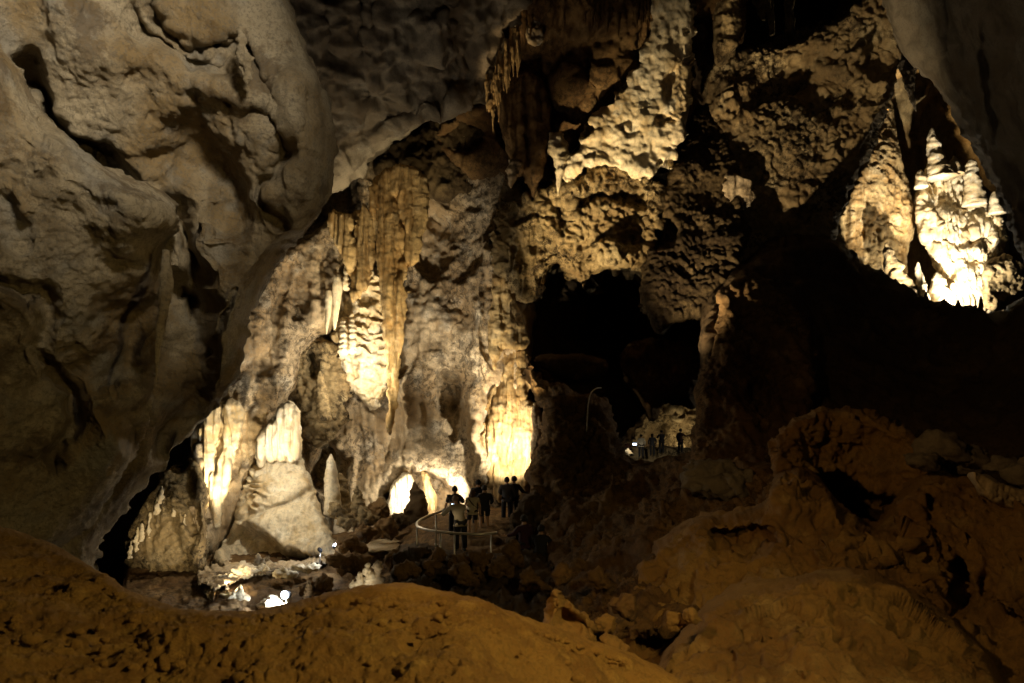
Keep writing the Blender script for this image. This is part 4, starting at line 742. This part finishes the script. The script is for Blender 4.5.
# far group
FZ2 = 1.25
person('far person in rust sitting low at the left of the far group', 629.5, 50.6, FZ2-.62, 1.70, 1.2, rust, navy, hk, dict(spine=(0,.05,1.1), chest=(0,.16,1.27), neck=(0,.26,1.38), head=(0,.34,1.46), lel=(-.25,.3,1.1), lwr=(-.15,.5,1.1), lpa=(-.12,.55,1.1), rel=(.25,.3,1.1), rwr=(.15,.5,1.1), rpa=(.12,.55,1.1), lkn=(-.13,.42,.93), lan=(-.12,.45,.62+.1), lto=(-.12,.6,.66), rkn=(.13,.42,.93), ran=(.12,.45,.72), rto=(.12,.6,.66), face=(0,1,-.5)))
phone(634.6, 444.2, 50.3, 'glowing screen between the two leftmost far visitors', 0., 1.9)
person('far person in a pale shirt with rounded back', 641.2, 50.2, FZ2-.25, 1.72, .1, cream, navy, hk, dict(spine=(0,.02,1.12)))
person('far person in dark clothes with bushy hair right of the pale shirt', 652.3, 50.6, FZ2-.18, 1.68, 0, char, navy, hk, None, long=.6)
person('far person in black standing straight against the lit wall', 661.6, 50.9, FZ2, 1.75, .2, navy, navy, hk, hold)
person('far person in dark rust standing at the right end of the far group', 680.3, 50.9, FZ2, 1.86, -.9, rust, navy, hk, dict(rel=(.3,.12,1.2), rwr=(.42,.3,1.25), rpa=(.46,.34,1.3)))
# ================================================================ handrail
def pipe(name, pts, r, mat, n=10, parent=None, origin=(0,0,0)):
    pts = np.array(pts, float); L = len(pts); T = np.gradient(pts, axis=0); T /= np.linalg.norm(T, axis=1, keepdims=True); V = []; Fc = []
    up = np.array((0,0,1.)) if abs(T[:,2]).max() < .8 else np.array((0,1.,0)) 
    for k in range(L):
        a = np.cross(T[k], up); a /= np.linalg.norm(a)+1e-9; b = np.cross(a, T[k])
        for j in range(n):
            t = 2*math.pi*j/n; V.append(pts[k]+r*(a*math.cos(t)+b*math.sin(t)))
    for k in range(L-1):
        for j in range(n): Fc.append((k*n+j, k*n+(j+1)%n, (k+1)*n+(j+1)%n, (k+1)*n+j))
    Fc.append(tuple(range(n))[::-1]); Fc.append(tuple((L-1)*n+j for j in range(n)))
    V = np.array(V)-np.array(origin); me = bpy.data.meshes.new(name); me.from_pydata(V.tolist(), [], Fc); me.update(); me.polygons.foreach_set('use_smooth', np.ones(len(me.polygons), bool)); me.materials.append(mat)
    o = bpy.data.objects.new(name, me); C.objects.link(o)
    if parent is not None: o.parent = parent
    return o
def spline(p, m=8):
    p = np.array(p, float); q = []
    for i in range(len(p)-1):
        a,b,c,d = p[max(i-1,0)],p[i],p[i+1],p[min(i+2,len(p)-1)]
        for t in np.linspace(0,1,m,endpoint=False): q.append(.5*((2*b)+(-a+c)*t+(2*a-5*b+4*c-d)*t*t+(-a+3*b-3*c+d)*t**3))
    q.append(p[-1]); return np.array(q)
steel = plain('brushed_steel', (.62,.60,.56), .38, .75)
ZR = FZ+1.0
def onrail(px, py): Y = F*(CAMZ-ZR)/(py-HY); return w1(px, py, Y)
rp = [(456,505.5),(446,509.5),(436,513.2),(427,516.4),(420.5,519.6),(417,523),(417.8,526.4),(424,529),(434,531),(448,532.6),(464,533.8),(482,534.2),(496.5,532.6)]
R3 = [onrail(*p) for p in rp]; rail = bpy.data.objects.new('handrail', None); C.objects.link(rail); rail.location = (R3[6][0], R3[6][1], FZ)
lab(rail, 'curved steel handrail round the end of the visitors platform', 'handrail')
pipe('top_rail', spline(R3), .036, steel, 12, rail, rail.location)
for (a,b) in ((436,513.2),(417,523),(440.5,531.8),(454.5,533.1),(491,533.6)):
    x,y,z = onrail(a,b); pipe('post', [(x,y,FZ-.35),(x,y,z-.02)], .024, steel, 10, rail, rail.location)
    pipe('base_plate', [(x,y,FZ-.01),(x,y,FZ+.015)], .06, steel, 12, rail, rail.location)
# thin far handrail end on the dark ridge
x0 = [w1(586.5,432,23.2), w1(587.5,415,23.3), w1(588.5,402,23.4), w1(591,393,23.6), w1(596,388.5,23.8), w1(601,388,24.2)]
fr = bpy.data.objects.new('handrail', None); C.objects.link(fr); fr.location = x0[0]; lab(fr, 'thin bent handrail end standing alone in the dark left of the far group', 'handrail')
pipe('top_rail', spline(x0), .022, plain('dull_steel', (.30,.26,.18), .5, .4), 8, fr, x0[0])
# ================================================================ lamps that show
glow = plain('lamp_glass', (.8,.8,.8), .2, emit=((.80,.88,1.), 30.))
def lamp_fixture(px, py, Y, lb, r=.12, tilt=(0,-1,.2), length=.16, mat=None, floor_z=None):
    c = np.array(w1(px,py,Y)); t = np.array(tilt, float); t /= np.linalg.norm(t)
    root = bpy.data.objects.new('floodlight', None); C.objects.link(root); root.location = c; lab(root, lb, 'lamp')
    pipe('housing', [c-t*length, c-t*length*.5, c-t*.005], r, navy, 20, root, c)
    pipe('glass', [c-t*.004, c+t*.012], r*.9, mat or glow, 20, root, c)
    pipe('stand', [c-t*length*.5+np.array((0,0,-r)), c-t*length*.5+np.array((0,0,-.5))], .02, steel, 8, root, c)
lamp_fixture(284.5, 595, 19.6, 'glaring white floodlight low behind the sand crest', .125, (-.35,-1,.1))
tl = bpy.data.objects.new('strip_lamp', None); C.objects.link(tl); a = np.array(w1(334.5,546.5,23.5)); b = np.array(w1(342,538.5,23.9)); tl.location = a; lab(tl, 'short slanting white strip lamp right of the basin', 'lamp')
pipe('tube', [a+(b-a)*t for t in np.linspace(0,1,8)], .062, glow, 12, tl, a); pipe('cap', [a-(b-a)*.12, a-(b-a)*.0], .05, navy, 12, tl, a); pipe('cap', [b-(b-a)*.0, b+(b-a)*.12], .05, navy, 12, tl, a)
pipe('bracket', [(a+b)/2+np.array((0,.05,0)), (a+b)/2+np.array((0,.1,-.4))], .02, navy, 8, tl, a)
lamp_fixture(319, 549, 23.8, 'little dark spotlight turned away left of the strip lamp', .07, (-.6,.6,.3), .14, mat=navy)
boulder('rock_slab', 629.5, 453.0, 47.5, (.55,.5,.16), M['ivory'], ('glaring white slab in front of the leftmost far visitor','rock slab'), rot=-28, rough=.5)
# ================================================================ lamps of the cave
from mathutils import Vector
def spot(px, py, Y, tpx, tpy, tY, power, col=(1,.78,.5), ang=60, blend=.7, r=.06, at=None, to=None):
    l = bpy.data.lights.new('lamp_light', 'SPOT'); l.energy = power; l.color = col; l.spot_size = math.radians(ang); l.spot_blend = blend; l.shadow_soft_size = r
    o = bpy.data.objects.new('lamp_light', l); C.objects.link(o); p = Vector(at if at else w1(px,py,Y)); q = Vector(to if to else w1(tpx,tpy,tY)); o.location = p
    o.rotation_euler = (q-p).to_track_quat('-Z','Y').to_euler(); return o
def point(px, py, Y, power, col=(1,.78,.5), r=.05):
    l = bpy.data.lights.new('lamp_light', 'POINT'); l.energy = power; l.color = col; l.shadow_soft_size = r
    o = bpy.data.objects.new('lamp_light', l); C.objects.link(o); o.location = w1(px,py,Y); return o
WARM = (1,.68,.33); YEL = (1,.78,.44); NEU = (1,.87,.65); COOL = (.86,.93,1.)
# lit chamber
point(268,461,24.6, 330, NEU, .012)                          # organ pipes and dome
spot(236,622,19, 268,490,26.4, 1900, NEU, 22, .9)
spot(224,545,24.3, 216,455,26.4, 2600, YEL, 54, 1.); spot(150,640,15, 165,540,24, 3000, YEL, 22, 1.)         # left flowstone slope
spot(215,570,23.2, 240,330,28.4, 1800, YEL, 50, 1.)
point(358,372,27.7, 420, NEU, .012); spot(352,500,25.2, 362,340,29.4, 2400, YEL, 44, .9)   # bright ledges
spot(345,440,27, 334,300,28.6, 1900, NEU, 9, .5)            # white stalactites
spot(398,545,21.5, 380,250,28, 6500, YEL, 34, .9); spot(452,480,26.3, 384,265,28, 2600, YEL, 50, 1.)             # draperies and column
spot(392,548,21.5, 290,320,29, 4200, NEU, 46, 1., .15)           # upper slope
spot(419,500,29., 404,492,30.4, 700, NEU, 130, .8); spot(447,497,29.2, 447,488,30.6, 950, NEU, 110, .9)   # alcove
spot(510,472,27.2, 509,445,29, 2600, NEU, 100, 1.); spot(509,512,27.2, 508,390,29, 2200, YEL, 40, 1.)    # glowing flowstone behind the pair
spot(402,540,21.5, 462,310,31, 6500, NEU, 38, 1., .15)             # back wall
# basin
spot(284.5,595,19.4, 245,602,20.8, 420, COOL, 150, .6); spot(338,542,23.2, 290,572,22.5, 90, COOL, 150, .6)
point(226,582,21.4, 90, YEL, .012); spot(238,590,20.6, 212,574,21.6, 120, YEL, 110, 1.); spot(262,592,20.5, 165,545,24, 520, YEL, 60, 1.); spot(402,560,18.5, 460,515,21, 120, YEL, 12, 1.)
spot(352,600,16.8, 365,575,18, 50, NEU, 80, 1.)
# overhang and pale upper wall
spot(406,535,21.5, 598,222,27, 17000, (1,.74,.38), 27, .8)
spot(408,536,21.5, 640,118,27.5, 7500, YEL, 23, .9, .2)
spot(560,470,20, 806,100,27.5, 10000, (1,.76,.44), 36, .8)
spot(410,535,21.5, 520,80,26, 500, WARM, 24, .9); spot(412,535,21.6, 503,72,25.3, 9000, WARM, 7, .8)
spot(412,590,16, 400,90,24, 800, (1,.84,.66), 50, 1.)
# grotto at the right
point(955,306,36.7, 1600, NEU, .012); spot(958,322,34.5, 962,220,39.8, 13000, NEU, 56, .9); spot(922,318,34.5, 882,165,40.2, 12000, NEU, 50, .9)
spot(862,95,39.5, 925,95,45, 4500, WARM, 80, 1.)
# far hall
point(684,438,60.2, 110, YEL, .02); point(664,440,60., 40, YEL, .02); spot(622,440,46, 630,453,47.5, 160, NEU, 60, .5)
# unseen lamps near the viewpoint for the left wall, near slope, right rocks and roof
spot(0,0,0,0,0,0, 13500, (1,.86,.64), 36, 1., 1.1, at=(2.5,-1,13.5), to=(-6.8,10.3,11.2))
spot(0,0,0,0,0,0, 1050, (1,.72,.27), 130, 1., .15, at=(3.4,2.5,6.6), to=(-.6,6,3.2))
spot(0,0,0,0,0,0, 1050, (1,.58,.20), 74, 1., .2, at=(-4.0,4.0,8.5), to=(5.6,10.5,2.2))
spot(0,0,0,0,0,0, 300, (1,.80,.55), 70, 1., .3, at=(2.,4.,5.5), to=(11,17,14))
# ================================================================ world, camera, render
w = bpy.data.worlds.new('World'); bpy.context.scene.world = w; w.use_nodes = True
w.node_tree.nodes['Background'].inputs[0].default_value = (1,.8,.55,1); w.node_tree.nodes['Background'].inputs[1].default_value = .0012
cam = bpy.data.cameras.new('Camera'); co = bpy.data.objects.new('Camera', cam); C.objects.link(co)
co.location = (0,0,CAMZ); co.rotation_euler = (math.pi/2,0,0); cam.sensor_width = 36; cam.lens = F*36/1024
cam.shift_y = (HY-341.5)/1024; cam.clip_end = 500; cam.clip_start = .05
cam.dof.use_dof = True; cam.dof.focus_distance = 27; cam.dof.aperture_fstop = 2.0
s = bpy.context.scene; s.camera = co
s.view_settings.view_transform = 'Standard'; s.view_settings.look = 'None'; s.view_settings.gamma = 1; s.view_settings.exposure = 0
s.render.engine = 'CYCLES'; c = s.cycles; c.max_bounces = 4; c.diffuse_bounces = 3; c.glossy_bounces = 2; c.use_denoising = True
c.sample_clamp_indirect = 3; c.caustics_reflective = False; c.caustics_refractive = False; c.use_adaptive_sampling = True
try: c.denoiser = 'OPENIMAGEDENOISE'
except Exception: pass
